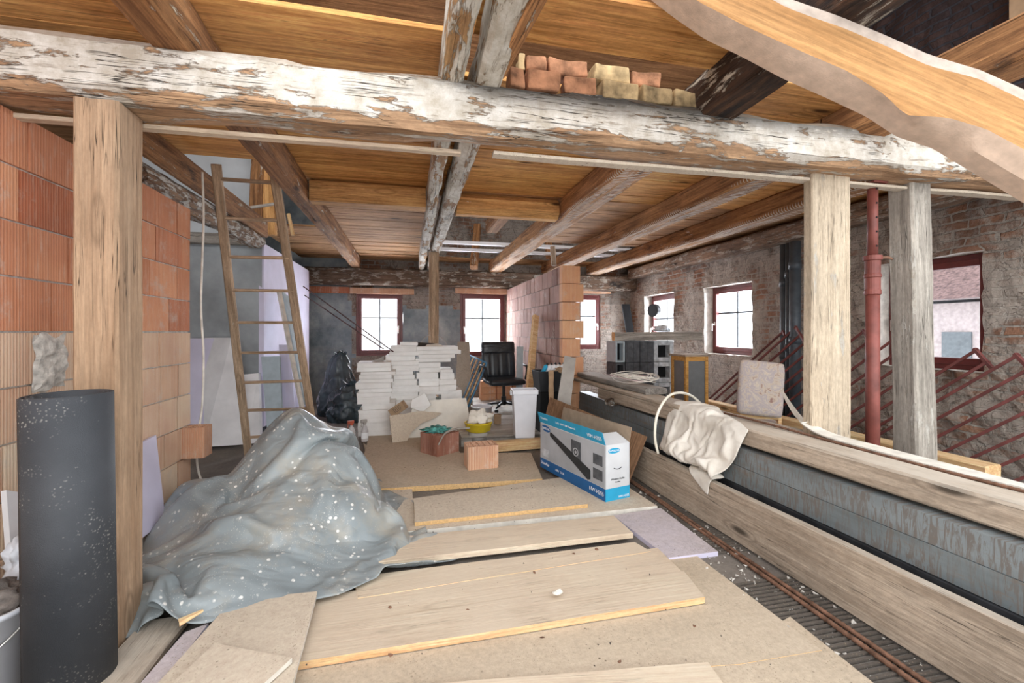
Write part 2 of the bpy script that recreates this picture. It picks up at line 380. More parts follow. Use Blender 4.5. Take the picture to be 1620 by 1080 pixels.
def block_mat(name, a, b, mort=(.45,.42,.38), axis='xy'):
    s = NT(name); v = s.map(rnd=False); t = s.attr()
    c = s.sep(); u = s.math('ADD', c[0], c[1])
    n = s.noise(v, 3.0, 6, .6)
    col = s.ramp(t, [(0, a), (1, b)]); col = s.mix(.5, col, s.ramp(n, [(.3, .3), (.7, .68)]), 'OVERLAY')
    st = s.math('SINE', s.math('MULTIPLY', u, 2*PI/.0165)); sm = s.step(st, .72, .98)
    col = s.mix(s.math('MULTIPLY', sm, .35), col, tuple(min(1, x*1.5+.12) for x in b))
    n2 = s.noise(s.map((25,25,3), rnd=False), 2, 5, .7); col = s.mix(s.math('MULTIPLY', s.step(n2, .52, .72), .3), col, (.75,.66,.55))
    dm = s.step(s.noise(v, 3.1, 9, .75), .56, .66); col = s.mix(s.math('MULTIPLY', dm, .5), col, (.62,.54,.46))
    s.bump(s.math('ADD', s.math('MULTIPLY', st, .5), s.noise(v, 80, 3)), .5, .004)
    return s.done(col, .92)
M['blk_red'] = block_mat('red_hollow_block', (.40,.125,.06), (.66,.30,.16))
M['blk_beige'] = block_mat('beige_hollow_block', (.58,.31,.19), (.74,.56,.40))
M['blk_part'] = block_mat('partition_block', (.20,.095,.075), (.36,.205,.165))
M['blk_terra'] = block_mat('terracotta_block', (.34,.15,.10), (.42,.21,.15))
M['blk_end'] = block_mat('partition_block_end', (.66,.34,.18), (.74,.42,.25))
M['mortar'] = flat('mortar', (.22,.19,.17), .95, var=.2, sc=30, bump=.8)
M['mortar_pale'] = flat('mortar_pale', (.60,.57,.52), .95, var=.2, sc=30, bump=.8)
def rubble_mat(name, plaster, brick, bricks=.5, sc=1.0, grime=.3, flip=False, dark=(.10,.08,.07)):
    # old brick wall with half-lost plaster; u = along wall, z = up
    s = NT(name); c = s.sep(); cb = s.n('ShaderNodeCombineXYZ'); v = s.map(rnd=False)
    dn = s.noise(v, 6, 3); u = s.math('ADD', s.math('ADD', c[0], c[1]), s.math('MULTIPLY', dn, .05)); zz = s.math('ADD', c[2], s.math('MULTIPLY', s.noise(v, 5.1, 3), .05))
    s.l(u, cb.inputs[0]); s.l(zz, cb.inputs[1])
    br = s.n('ShaderNodeTexBrick'); s.l(cb.outputs[0], br.inputs['Vector']); br.inputs['Scale'].default_value = 1
    br.inputs['Brick Width'].default_value = .26; br.inputs['Row Height'].default_value = .082; br.inputs['Mortar Size'].default_value = .012; br.inputs['Mortar Smooth'].default_value = .3
    br.inputs['Color1'].default_value = (*brick, 1); br.inputs['Color2'].default_value = (brick[0]*.62, brick[1]*.7, brick[2]*.8, 1); br.inputs['Mortar'].default_value = (*[x*.8 for x in plaster], 1); br.inputs['Bias'].default_value = -.1
    fn = s.noise(v, 18, 8, .72); col = s.mix(.5, br.outputs[0], s.ramp(fn, [(.3,.25),(.7,.72)]), 'OVERLAY')
    pn = s.noise(v, 1.7*sc, 9, .68); pm = s.step(pn, bricks-.04, bricks+.05)
    pcol = s.mix(s.step(s.noise(v, 7, 7, .7), .3, .7), tuple(x*.68 for x in plaster), plaster)
    pcol = s.mix(s.step(s.math('ABSOLUTE', s.math('SUBTRACT', s.noise(v, 4.2, 5, .6, 1.2), .5)), .02, .004), pcol, tuple(x*.4 for x in plaster))
    col = s.mix(s.math('MULTIPLY', pm, .88), col, pcol)
    gm = s.step(s.noise(s.map((1,1,.6), rnd=False), 2.3, 8, .7), .66-grime*.3, .8-grime*.3); col = s.mix(s.math('MULTIPLY', gm, .6), col, dark)
    pit = s.math('MULTIPLY', s.step(s.vor(v, 34), .13, .06), s.step(s.noise(v, 9, 3), .45, .6)); col = s.mix(s.math('MULTIPLY', pit, .7), col, dark)
    h = s.math('ADD', s.math('MULTIPLY', s.math('SUBTRACT', 1.0, br.outputs['Fac']), s.math('SUBTRACT', 1.0, s.math('MULTIPLY', pm, .7))), s.math('ADD', s.math('MULTIPLY', pm, .9), s.math('MULTIPLY', fn, 1.3)))
    s.bump(h, 1.0, .05); return s.done(col, .95)
M['wall_r'] = rubble_mat('old_plastered_brick', (.72,.64,.56), (.46,.24,.15), .43, grime=.22)
M['wall_b'] = rubble_mat('sooty_brick', (.56,.50,.44), (.34,.17,.10), .46, grime=.4)
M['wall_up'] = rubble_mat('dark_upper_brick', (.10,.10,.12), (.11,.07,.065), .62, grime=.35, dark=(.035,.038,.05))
M['reveal'] = flat('white_plaster_reveal', (.72,.68,.62), .95, var=.15, sc=12, bump=1)
def dark_plaster():
    s = NT('dark_grey_plaster'); v = s.map(rnd=False); n = s.noise(v, 2.2, 7, .65)
    col = s.ramp(n, [(.3, (.15,.185,.205)), (.5, (.28,.32,.34)), (.7, (.46,.48,.48))])
    zz = s.noise(s.map((.6,.6,7), rnd=False), 1.4, 5); col = s.mix(s.math('MULTIPLY', s.step(zz, .55, .68), .4), col, (.32,.33,.32))
    s.bump(s.noise(v, 30, 6, .7), .6, .01); return s.done(col, .9)
M['plaster_d'] = dark_plaster()
M['plaster_g'] = flat('grey_render', (.36,.385,.40), .9, var=.16, sc=2.2, bump=.3)
M['white_ceiling'] = flat('white_slope', (.52,.55,.57), .8, var=.1, sc=2)
M['slabfloor'] = panel_mat('dirty_slab', (.16,.14,.125), dust=(.30,.265,.22), d=.6)
M['frame'] = flat('mahogany_frame', (.155,.033,.030), .35, var=.1, sc=20, bump=.05, spec=.5)
M['muntin'] = flat('grey_muntin', (.13,.15,.16), .5)
M['chrome'] = flat('bright_handle', (.75,.73,.68), .3, .6, bump=.02)
M['wire'] = flat('pale_cable', (.80,.76,.68), .6)
M['wire_pink'] = flat('pink_cable', (.66,.50,.50), .6)
M['hose'] = flat('cream_hose', (.82,.78,.66), .5)
M['rust'] = flat('rusty_rebar', (.24,.13,.085), .85, .2, var=.3, sc=25, bump=.5)
M['redpaint'] = flat('red_oxide_paint', (.205,.058,.045), .5, var=.2, sc=9, bump=.2, spec=.4)
M['redpaint_dark'] = flat('red_oxide_bars', (.17,.055,.05), .6, var=.2, sc=9, bump=.2)
M['rod'] = flat('dark_rod', (.10,.05,.05), .6)
M['pipe'] = flat('dark_drain_pipe', (.075,.095,.115), .45, var=.15, spec=.5)
def felt():
    s = NT('black_roofing_felt'); v = s.map(rnd=False)
    col = s.ramp(s.noise(v, 3, 5), [(.3, (.028,.032,.038)), (.7, (.055,.06,.068))])
    d = s.math('MULTIPLY', s.step(s.vor(v, 90), .38, .15), s.step(s.noise(v, 4.5, 8, .75), .52, .64)); col = s.mix(s.math('MULTIPLY', d, .75), col, (.5,.49,.44))
    s.bump(s.noise(v, 260, 2), .5, .003); return s.done(col, .62, spec=.45)
M['felt'] = felt()
def steel():
    s = NT('mill_scale_steel'); v = s.map()
    col = s.ramp(s.noise(s.map((.6,4,4)), 2, 6), [(.35, (.155,.185,.195)), (.65, (.27,.31,.325))])
    x = s.sep(); w = s.noise(s.map((45, 3, 6)), 1.0, 5, .65, 1.6)
    rm = s.math('MULTIPLY', s.step(w, .47, .56), s.step(s.noise(v, 1.6, 7, .7), .32, .5)); col = s.mix(s.math('MULTIPLY', rm, .7), col, (.17,.135,.11)); r2 = s.step(s.noise(s.map((1,6,6)), 3, 8, .75), .56, .68); col = s.mix(s.math('MULTIPLY', r2, .6), col, (.25,.16,.10))
    s.bump(w, .35, .003); return s.done(col, .55, .25, .5)
M['steel'] = steel()
M['steel_dark'] = flat('black_steel', (.032,.034,.038), .6, .1, var=.3, sc=8, bump=.4, spec=.4)
def tarp():
    s = NT('grey_tarpaulin'); v = s.map(rnd=False)
    col = s.ramp(s.noise(v, 2.0, 5), [(.3, (.20,.235,.25)), (.7, (.31,.345,.35))])
    d = s.step(s.noise(v, 2.1, 7, .7), .5, .72); col = s.mix(s.math('MULTIPLY', d, .85), col, (.40,.35,.27))
    p = s.math('MULTIPLY', s.step(s.vor(v, 24), .27, .17), s.step(s.noise(v, 5, 6, .7), .50, .57)); col = s.mix(p, col, (.78,.77,.73))
    p2 = s.math('MULTIPLY', s.step(s.vor(v, 85), .25, .15), s.step(s.noise(v, 3, 6, .7), .48, .58)); col = s.mix(s.math('MULTIPLY', p2, .7), col, (.68,.67,.63))
    cr = s.math('ABSOLUTE', s.math('SUBTRACT', s.noise(v, 2.2, 2, .5, .6), .5)); c2 = s.math('ABSOLUTE', s.math('SUBTRACT', s.noise(s.map((1.2,3.5,2), rnd=False), 1.8, 2, .5, .5), .5)); s.bump(s.math('ADD', s.math('MULTIPLY', cr, 1.6), s.math('ADD', s.math('MULTIPLY', c2, 1.1), s.math('MULTIPLY', s.noise(v, 14, 4, .6), .10))), .55, .06); return s.done(col, s.ramp(s.noise(v, 5, 4), [(.3,.32),(.7,.5)]), spec=.5)
M['tarp'] = tarp()
M['bag'] = flat('black_bag_film', (.045,.065,.075), .27, var=.3, sc=5, bump=.35, spec=.6)
def cloth():
    s = NT('dusty_cotton_cloth'); v = s.map(rnd=False)
    col = s.ramp(s.noise(v, 5, 6, .65), [(.3, (.60,.55,.47)), (.6, (.78,.74,.67))])
    s.bump(s.noise(v, 220, 2), .3, .002); return s.done(col, .95)
M['cloth'] = cloth()
M['leather'] = flat('black_leather', (.018,.022,.028), .32, var=.2, sc=20, bump=.4, spec=.5)
M['blackplastic'] = flat('black_plastic', (.02,.022,.025), .4, bump=.05)
M['whiteplastic'] = flat('white_plastic', (.76,.78,.83), .4, var=.05, sc=4, bump=.05, spec=.5)
M['greenlabel'] = flat('green_label', (.04,.26,.10), .5)
M['yellow'] = flat('yellow_plastic', (.85,.66,.04), .45, var=.08)
M['net'] = flat('green_netting', (.10,.34,.30), .6, var=.3, sc=30, bump=.6)
M['card'] = flat('brown_cardboard', (.42,.29,.18), .9, var=.1)
M['card_in'] = flat('grey_cardboard', (.36,.28,.20), .9, var=.1)
M['boxwhite'] = flat('printed_pale_card', (.66,.68,.70), .5, var=.08, sc=3, bump=.02)
M['boxgrey'] = flat('printed_grey_card', (.44,.46,.49), .5, var=.1, sc=3, bump=.02)
M['boxblue'] = flat('printed_light_blue', (.03,.37,.62), .5, var=.04, bump=.02)
M['boxnavy'] = flat('printed_dark_blue', (.02,.12,.32), .5, var=.04, bump=.02)
M['print_w'] = flat('white_print', (.88,.9,.92), .5, var=.02, bump=0)
M['print_d'] = flat('dark_print', (.03,.035,.04), .45, bump=0)
M['blue_metal'] = flat('blue_painted_metal', (.09,.25,.42), .45, bump=.1)
M['concrete'] = flat('pale_concrete_block', (.58,.61,.64), .95, var=.2, sc=14, bump=.8)
M['concrete_d'] = flat('dark_concrete_block', (.10,.105,.115), .95, var=.2, sc=14, bump=.8)
M['hole'] = flat('hole_black', (.012,.012,.013), .95)  # near-black; in pin holes and block cores it stands in for shade
M['cabwood'] = wood('honey_cabinet_wood', (.42,.20,.05), (.64,.36,.11), crack=0, knots=False, bump=.15, tonevar=.1)
M['frost'] = flat('dull_frosted_panel', (.17,.18,.185), .35, var=.08, spec=.5)
def fabric():
    s = NT('faded_floral_fabric'); v = s.map(rnd=False)
    col = s.ramp(s.noise(v, 9, 6, .7, 1.0), [(.34, (.34,.21,.18)), (.44, (.62,.53,.43)), (.52, (.46,.40,.42)), (.62, (.66,.58,.47)), (.7, (.50,.32,.27))])
    s.bump(s.noise(v, 90, 3), .4, .003); return s.done(col, .95)
M['fabric'] = fabric()
M['oldbrick'] = flat('old_red_brick', (.43,.205,.11), .95, var=.35, sc=11, bump=1)
M['oldbrick_y'] = flat('old_yellowed_brick', (.56,.40,.21), .95, var=.35, sc=9, bump=1)
M['rope'] = flat('grey_rope', (.36,.33,.29), .9, bump=.5)
M['sprayred'] = flat('red_spray_head', (.50,.11,.06), .4)
M['plasticclear'] = flat('milky_bottle', (.60,.58,.58), .3, spec=.5)
M['bluegrey'] = flat('pale_blue_board', (.45,.53,.58), .7, var=.06)
M['housewall'] = flat('pink_house_wall', (.40,.35,.34), .9); M['houseroof'] = flat('red_tile_roof', (.20,.13,.12), .9, var=.3)
M['gap'] = panel_mat('sooty_reed', (.085,.072,.062), dust=(.17,.145,.12), d=.6)
def glass():
    s = NT('window_glass'); tr = s.n('ShaderNodeBsdfTransparent'); tr.inputs[0].default_value = (.97,.98,1,1)
    gl = s.n('ShaderNodeBsdfGlossy'); gl.inputs['Roughness'].default_value = .03; fr = s.n('ShaderNodeFresnel'); fr.inputs[0].default_value = 1.45
    mx = s.n('ShaderNodeMixShader'); geo = s.n('ShaderNodeNewGeometry'); s.l(s.math('MULTIPLY', fr.outputs[0], s.math('SUBTRACT', 1.0, geo.outputs['Backfacing'])), mx.inputs[0]); s.l(tr.outputs[0], mx.inputs[1]); s.l(gl.outputs[0], mx.inputs[2]); s.l(mx.outputs[0], s.out.inputs[0]); return s.m
M['glass'] = glass()
ST = 'structure'
def linspace_breaks(a, b, br, sub):
    pts = sorted(set([a, b] + [x for x in br if a < x < b])); out = []
    for p, q in zip(pts, pts[1:]):
        n = max(1, int(math.ceil((q-p)/sub)))
        out += [p + (q-p)*k/n for k in range(n)]
    return out + [b]
def wall(name, axis, pos, thick, ur, zr, holes, m, rev=None, sub=.09, amp=.02, face=-1, matf=None, seed=0):
    bm = bmesh.new()
    us = linspace_breaks(ur[0], ur[1], [h[0] for h in holes]+[h[1] for h in holes], sub)
    zs = linspace_breaks(zr[0], zr[1], [h[2] for h in holes]+[h[3] for h in holes], sub)
    def mk(u, z, d): return Vector((u, pos + d, z)) if axis == 'Y' else Vector((pos + d, u, z))
    ed = lambda u, z: any(h[0]-.001 <= u <= h[1]+.001 and h[2]-.001 <= z <= h[3]+.001 for h in holes)
    G = {}
    for i, u in enumerate(us):
        for j, z in enumerate(zs):
            d = (mn.noise(Vector((u*1.6, z*1.6, seed))) + .6*mn.noise(Vector((u*6, z*6, seed+5))) + .35*mn.noise(Vector((u*15, z*15, seed+8))))*amp
            du = dz = 0
            if ed(u, z): du = mn.noise(Vector((u*9, z*9, 3+seed)))*.018; dz = mn.noise(Vector((u*9, z*9, 13+seed)))*.012; d *= .5
            G[i, j] = bm.verts.new(mk(u+du, z+dz, -face*0 + d))
    for i in range(len(us)-1):
        for j in range(len(zs)-1):
            uc, zc = (us[i]+us[i+1])/2, (zs[j]+zs[j+1])/2
            if any(h[0] < uc < h[1] and h[2] < zc < h[3] for h in holes): continue
            f = bm.faces.new((G[i,j], G[i+1,j], G[i+1,j+1], G[i,j+1]))
            if matf: f.material_index = matf(uc, zc)
    # reveals
    back = thick * (-face)
    for h in holes:
        ri = len(m)-1 if isinstance(m, list) else 0
        ii = [i for i, u in enumerate(us) if h[0]-.001 <= u <= h[1]+.001]; jj = [j for j, z in enumerate(zs) if h[2]-.001 <= z <= h[3]+.001]
        ring = [(i, jj[0]) for i in ii] + [(ii[-1], j) for j in jj[1:]] + [(i, jj[-1]) for i in ii[::-1][1:]] + [(ii[0], j) for j in jj[::-1][1:-1]]
        bv = [bm.verts.new(mk(us[i], zs[j], back)) for i, j in ring]
        for k in range(len(ring)):
            a, b = ring[k], ring[(k+1)%len(ring)]
            f = bm.faces.new((G[a], G[b], bv[(k+1)%len(ring)], bv[k])); f.material_index = ri
    # coarse back
    ub = linspace_breaks(ur[0], ur[1], [h[0] for h in holes]+[h[1] for h in holes], 99); zb = linspace_breaks(zr[0], zr[1], [h[2] for h in holes]+[h[3] for h in holes], 99)
    for i in range(len(ub)-1):
        for j in range(len(zb)-1):
            uc, zc = (ub[i]+ub[i+1])/2, (zb[j]+zb[j+1])/2
            if any(h[0] < uc < h[1] and h[2] < zc < h[3] for h in holes): continue
            bm.faces.new([bm.verts.new(mk(u, z, back)) for u, z in ((ub[i],zb[j]),(ub[i+1],zb[j]),(ub[i+1],zb[j+1]),(ub[i],zb[j+1]))])
    me_sm = link(name, bm, m); tag(me_sm, kind=ST)
    return me_sm
# ---- windows
BW = []   # back wall openings
YB = 9.4
def yb(x0, y0, x1, y1): a = PY(x0, y0, YB); b = PY(x1, y1, YB); return (a.x, b.x, b.z, a.z)
W1 = yb(563, 463, 637, 562); W2 = yb(728, 464, 799, 563); W3 = list(yb(908, 466, 950, 552)); W3 = (W3[1]-.93, W3[1], W3[2], W3[3])
XR = 5.0; XF = 5.2
def xr(xf, yt, xn, yb_): 
    a = PX(xf, yt, XF); n = PX(xn, yb_, XR); b = PX(xf, yb_, XF); return (n.y, a.y, b.z, a.z)
R1 = xr(1410, 420, 1556, 577); R2 = xr(1130, 456, 1190, 558); R3 = xr(1033, 469, 1066, 535)
R3 = (R3[0], R3[1], R3[2]-.35, R3[3])
def window(n, w, h, loc, rz, handle='r', split=.37, msd=0, vmunt=True):
    W = empty('window_%d' % n, loc, rz, kind=ST)
    def ring(name, o, t, y0, y1, m):
        bm = bmesh.new(); x0, x1, z0, z1 = -w/2+o, w/2-o, o, h-o
        box(bm, (x0, y0, z0), (x0+t, y1, z1)); box(bm, (x1-t, y0, z0), (x1, y1, z1)); box(bm, (x0+t, y0, z0), (x1-t, y1, z0+t)); box(bm, (x0+t, y0, z1-t), (x1-t, y1, z1))
        return bevel(link(name, bm, m, W), .006)
    ring('window_frame', .0, .055, -.03, .05, M['frame']); ring('window_sash', .05, .065, -.055, .02, M['frame'])
    bm = bmesh.new(); i = .11; box(bm, (-w/2+i, -.006, i), (w/2-i, .004, h-i)); link('pane', bm, M['glass'], W)
    bm = bmesh.new(); zc = h-i-(h-2*i)*split
    if vmunt: box(bm, (-.014, .006, i), (.014, .02, h-i))
    box(bm, (-w/2+i, .006, zc-.014), (w/2-i, .0205, zc+.014)); link('glazing_bar', bm, M['muntin'], W)
    s = 1 if handle == 'r' else -1; hx = s*(w/2-.085)
    bm = bmesh.new(); cbox(bm, (hx, -.06, h*.45), (.028, .012, .07)); cbox(bm, (hx, -.085, h*.45-.01), (.014, .05, .014)); cbox(bm, (hx, -.11, h*.45-.06), (.018, .014, .12)); bevel(link('window_handle', bm, M['chrome'], W), .003)
    return W
def wc(n, W, hd, **k): window(n, W[1]-W[0], W[3]-W[2], ((W[0]+W[1])/2, YB+.06, W[2]), 0, hd, **k)
wc(1, W1, 'r'); wc(2, W2, 'l'); wc(3, W3, 'r')
def wr(n, R, hd, **k): window(n, R[1]-R[0], R[3]-R[2], (XF, (R[0]+R[1])/2, R[2]), -PI/2, hd, **k)
wr(4, R2, 'l'); wr(5, R1, 'l', vmunt=False); wr(6, R3, 'l')
# walls
def bmatf(u, z):
    e = mn.noise(Vector((u*3, z*3, 1)))*.09
    if z > 2.02 + e and u > -1.2: return 0
    if u < W1[0]-.06+e or (W1[1]+.02-e < u < W2[0]-.03 and z < 1.92+e) : return 1
    return 0 if u < 2 or z > 2.1+e else 2
wall('wall_back', 'Y', YB, .3, (-4.2, 5.4), (0, 5.0), [W1, W2, W3], [M['wall_b'], M['plaster_d'], M['wall_r'], M['reveal']], sub=.08, amp=.03, matf=bmatf)
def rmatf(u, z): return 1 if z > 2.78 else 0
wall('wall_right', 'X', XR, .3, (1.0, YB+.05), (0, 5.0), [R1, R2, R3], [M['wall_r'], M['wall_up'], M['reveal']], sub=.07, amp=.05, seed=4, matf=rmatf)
wall('wall_alcove', 'Y', 6.25, .15, (-4.2, -1.86), (0, 2.5), [], [M['plaster_g']], sub=.3, amp=.01)
wall('wall_left_rear', 'X', -2.0, .2, (6.4, YB), (0, 2.6), [], [M['plaster_d']], sub=.2, amp=.02, face=1)
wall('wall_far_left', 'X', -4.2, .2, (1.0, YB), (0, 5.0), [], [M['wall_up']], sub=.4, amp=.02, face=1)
wall('wall_attic', 'Y', 6.6, .1, (-4.2, -1.95), (2.5, 4.9), [], [M['white_ceiling']], sub=.4, amp=.01)
bm = bmesh.new(); box(bm, (-4.4, 1.75, 4.95), (5.4, 9.7, 5.05)); tag(link('roof', bm, M['ceil_old']), kind=ST)
bm = bmesh.new(); box(bm, (-4.4, -1.5, -.2), (5.3, 9.5, 0)); tag(link('floor', bm, M['slabfloor']), kind=ST)
# brick-block walls built course by course
def course_wall(name, mats, axis, face, thick, u0, u1, z0, z1, hb, lens, mfun, off=0, endj=0):
    bm = bmesh.new(); k = 0; z = z0
    while z < z1 - .02:
        zt = min(z+hb, z1); u = u0 + (0 if k % 2 else -off); j = 0
        ue = u1
        start = u0 - (endj if k % 2 else 0)
        u = start
        while u < ue - .03:
            L = lens[int(abs(mn.noise(Vector((k*5.1+.3, j*3.7, 1)))*97)) % len(lens)]; L = min(L, ue-u)
            if k % 2 == 0 and j == 0: L *= .55
            g = .005; dj = mn.noise(Vector((u*3.3, z*3.1, 0)))*.008
            lo, hi = (u+g, z+g), (u+L-g, zt-g)
            if axis == 'X': fs = box(bm, (min(face+dj, face-thick), lo[0], lo[1]), (max(face+dj, face-thick), hi[0], hi[1]))
            else: fs = box(bm, (lo[0], min(face+dj, face-thick), lo[1]), (hi[0], max(face+dj, face-thick), hi[1]))
            t = min(1, max(0, .5 + mn.noise(Vector((u*11, z*7, 3)))*.9)); settone(bm, fs, t)
            mi = mfun((z+zt)/2, u)
            for f in fs: f.material_index = mi
            u += L; j += 1
        z += hb; k += 1
    # mortar core
    c = .012
    if axis == 'X':
        fx = face - math.copysign(c, thick); bx = face - thick + math.copysign(c, thick)
        fs = box(bm, (min(fx, bx), u0+c, 0), (max(fx, bx), u1-c, z1-c))
    else: fs = box(bm, (u0+c, min(face, face-thick)+c, 0), (u1-c, max(face, face-thick)-c, z1-c))
    for f in fs: f.material_index = len(mats)-1
    return tag(link(name, bm, mats), kind=ST)
course_wall('wall_left', [M['blk_red'], M['blk_beige'], M['mortar_pale']], 'X', -1.75, .28, .3, 4.1, -.1, 2.4, .25, (.37,.37,.25,.37), lambda z, u: 0 if z > 1.4 else 1)
course_wall('wall_partition', [M['blk_part'], M['blk_part'], M['mortar']], 'X', 2.02, -.24, 5.82, YB-.03, .06, 2.31, .25, (.25,.25,.23), lambda z, u: 0, endj=0)
# partition near end: pier of lighter blocks, every other course keyed out
bm = bmesh.new()
for k in range(9):
    z = .06+.25*k; o = .05 if k % 2 else 0
    f = box(bm, (2.005, 5.70-o*.2, z+.005), (2.19, 5.815, z+.245)); settone(bm, f, .5+.3*mn.noise(Vector((k*2.2, 0, 0))))
    f = box(bm, (2.198, 5.72, z+.005), (2.27+o, 5.815, z+.245)); settone(bm, f, .2)
tag(link('wall_partition_end', bm, M['blk_end']), kind=ST)
# ---- ceiling boards
bm = bmesh.new(); y = 1.45; JX = [-1.04, .3, 1.73, 2.86, 3.9]
def opening(x, y):
    if y < 1.6: return x > -1
    if x > 3.0 and y < 2.45: return True
    if 1.8 < x and y < 2.3: return True
    if .35 < x < 1.8 and (y < 1.8 or 2.2 < y < 2.5): return True
    if -1 < x < .25 and y < 2.02: return True
    if x < -1.1 and 4.05 < y < 6.55: return True
    if x < -1.1 and y > 6.55: return x < -2.1
    if .35 < x < 1.75 and 4.75 < y < 8.9: return not (y < 5.35 and False)
    if 1.75 < x < 4.0 and 6.9 < y < 8.9: return True
    return False
while y < YB:
    w = .36 if y < 2.5 else random.uniform(.19, .27) if y < 4.4 else random.uniform(.13, .2)
    cuts = [-4.2, -2.1, -1.1, .3, 1.76, 2.9, 4.0, 5.0]
    for a, b in zip(cuts, cuts[1:]):
        if opening((a+b)/2, y+w/2): continue
        dz = random.uniform(-.006, .006); ry = random.uniform(-.004, .004)
        fs = box(bm, (a+.002, y+.004, 2.87+dz), (b-.002, y+w-.004+ry, 2.895+dz), tone=random.uniform(-.25, .35))
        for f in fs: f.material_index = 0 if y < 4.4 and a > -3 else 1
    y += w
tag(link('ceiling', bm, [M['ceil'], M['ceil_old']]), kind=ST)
# subfloor planks above ceiling at rear (keeps the attic dark) are part of roof; wall plates
timber('wall_plate', (-2, 9.27, 2.50), (5.0, 9.27, 2.50), .24, .34, M['plate'], 'long dark timber plate lying along the top of the rear wall', 'beam', amp=.02, cham=.03)
timber('wall_plate', (4.86, 1.2, 2.70), (4.86, 9.1, 2.70), .22, .22, M['plate'], 'dark timber plate running along the top of the right window wall', 'beam', amp=.015, cham=.03)
def lintel(x0, x1, y0, y1, m, lab, d=.05):
    a = PY(x0, y1, YB-.03); b = PY(x1, y0, YB-.03); o = timber('window_lintel', (a.x, YB-.03, (a.z+b.z)/2), (b.x, YB-.03, (a.z+b.z)/2), .1, abs(b.z-a.z), m, lab, 'lintel', 'lintels over the rear windows', amp=.003, cham=.004)
lintel(488, 553, 454, 463, M['blk_red'], 'short orange clay lintel left of the first rear window')
lintel(554, 655, 457, 464, M['blk_beige'], 'pale clay lintel over the leftmost rear window')
lintel(720, 801, 457, 464, M['blk_beige'], 'pale clay lintel over the rear window behind the office chair')
lintel(921, 965, 457, 464, M['blk_beige'], 'pale clay lintel over the rear window right of the partition')
# ---- beams
timber('main_beam', (-4.0, 2.37, 2.525), (5.1, 2.37, 2.60), .27, .28, M['beam_w'], 'massive whitewashed beam crossing the whole room above the posts', 'beam', amp=.012, cham=.045, nick=.05)
timber('lath_strip', (-2.4, 2.475, 2.375), (.27, 2.475, 2.398), .05, .022, M['pale'], 'thin white lath nailed under the left half of the main beam', 'lath', amp=.002, cham=.003)
timber('lath_strip', (.45, 2.45, 2.398), (4.6, 2.45, 2.43), .07, .02, M['osb'], 'ragged pale lath nailed under the right half of the main beam', 'lath', amp=.005, cham=.003)
JZ = 2.765
def joist(x0, x1, y0, y1, m, lab, h=.22, **k):
    return timber('ceiling_joist', ((x0+x1)/2, y0, JZ), ((x0+x1)/2, y1, JZ), x1-x0, h, m, lab, 'joist', 'ceiling joists running to the rear wall', cham=.02, amp=.012, **k)
joist(-1.12, -.95, 1.3, 9.15, M['joist'], 'leftmost ceiling joist, brown, passing over the ladder top', nick=.04)
joist(.157, .265, 1.3, 9.15, M['joist_white'], 'narrow left half of the doubled joist above the pole', nick=.04)
joist(.325, .46, 1.3, 9.15, M['joist_white'], 'wider right half of the doubled joist above the pole, crusted with plaster', nick=.03)
joist(1.60, 1.87, 2.5, 9.15, M['joist_lath'], 'ceiling joist with lath marks ending left of the block partition top')
joist(1.62, 1.86, 1.2, 2.46, M['joist_char'], 'charred black joist stub resting on the main beam beside the old bricks', h=.24, nick=.05)
joist(2.74, 2.98, 1.2, 2.48, M['joist'], 'brown joist stub passing behind the slanting sawn plank', h=.22)
joist(2.74, 2.99, 2.5, 9.15, M['joist_lath'], 'ceiling joist with lath marks passing right of the block partition')
joist(3.78, 4.05, 2.3, 9.15, M['joist_lath'], 'rightmost ceiling joist, nearest the window wall')
timber('short_batten', (.43, 2.17, 2.74), (.50, 1.2, 2.70), .06, .14, M['joist'], 'narrow loose batten propped against the doubled joist above the main beam', 'batten', cham=.006)
def cross(xa, xb, Y, m, lab, h=.2, w=.2, z=2.755, **k): timber('trimmer_beam', (xa, Y, z), (xb, Y, z), w, h, m, lab, 'beam', 'short trimmers between the ceiling joists', cham=k.pop('cham', .02), **k)
cross(-.94, .15, 4.62, M['trimmer'], 'orange trimmer beam left of the doubled joist')
cross(.47, 1.59, 4.72, M['trimmer'], 'rounded orange trimmer beam right of the doubled joist', h=.22, w=.22, cham=.06)
timber('short_joist', (1.02, 4.84, 2.76), (1.02, 5.6, 2.76), .16, .18, M['joist'], 'short joist stub behind the rounded trimmer', 'joist', cham=.02)
for k, (Y, xa, xb) in enumerate(((7.6, .5, 4.2), (8.25, .3, 4.2))):
    timber('roof_batten', (xa, Y, 2.93), (xb, Y, 2.93), .11, .05, M['white_board'], ('pale batten across the ceiling opening, nearer of the two', 'pale batten across the ceiling opening, farther of the two')[k], 'batten', cham=.004)
timber('attic_post', (1.2, 8.6, 2.66), (1.35, 9.1, 3.6), .14, .14, M['joist'], 'short slanted strut seen through the middle ceiling opening', 'strut')
timber('attic_post', (2.75, 8.6, 2.93), (2.85, 9.1, 3.8), .14, .14, M['joist'], 'short slanted strut seen through the opening above the partition', 'strut')
# upper-floor timbers near the right
timber('attic_beam', (4.75, 1.9, 3.18), (4.75, 8, 3.0), .2, .2, M['plate'], 'weathered beam high against the upper right wall', 'beam')
timber('attic_beam', (3.0, 2.62, 2.95), (5.0, 2.75, 2.97), .14, .14, M['joist_char'], 'dark beam end lying behind the main beam at the right', 'beam')
bm = bmesh.new(); a = PX(1606, 62, 4.93); b = PX(1606, -30, 4.93); box(bm, (4.86, a.y-.9, a.z), (4.98, a.y, 4.9)); tag(link('trim_1', bm, M['card']), kind=ST)
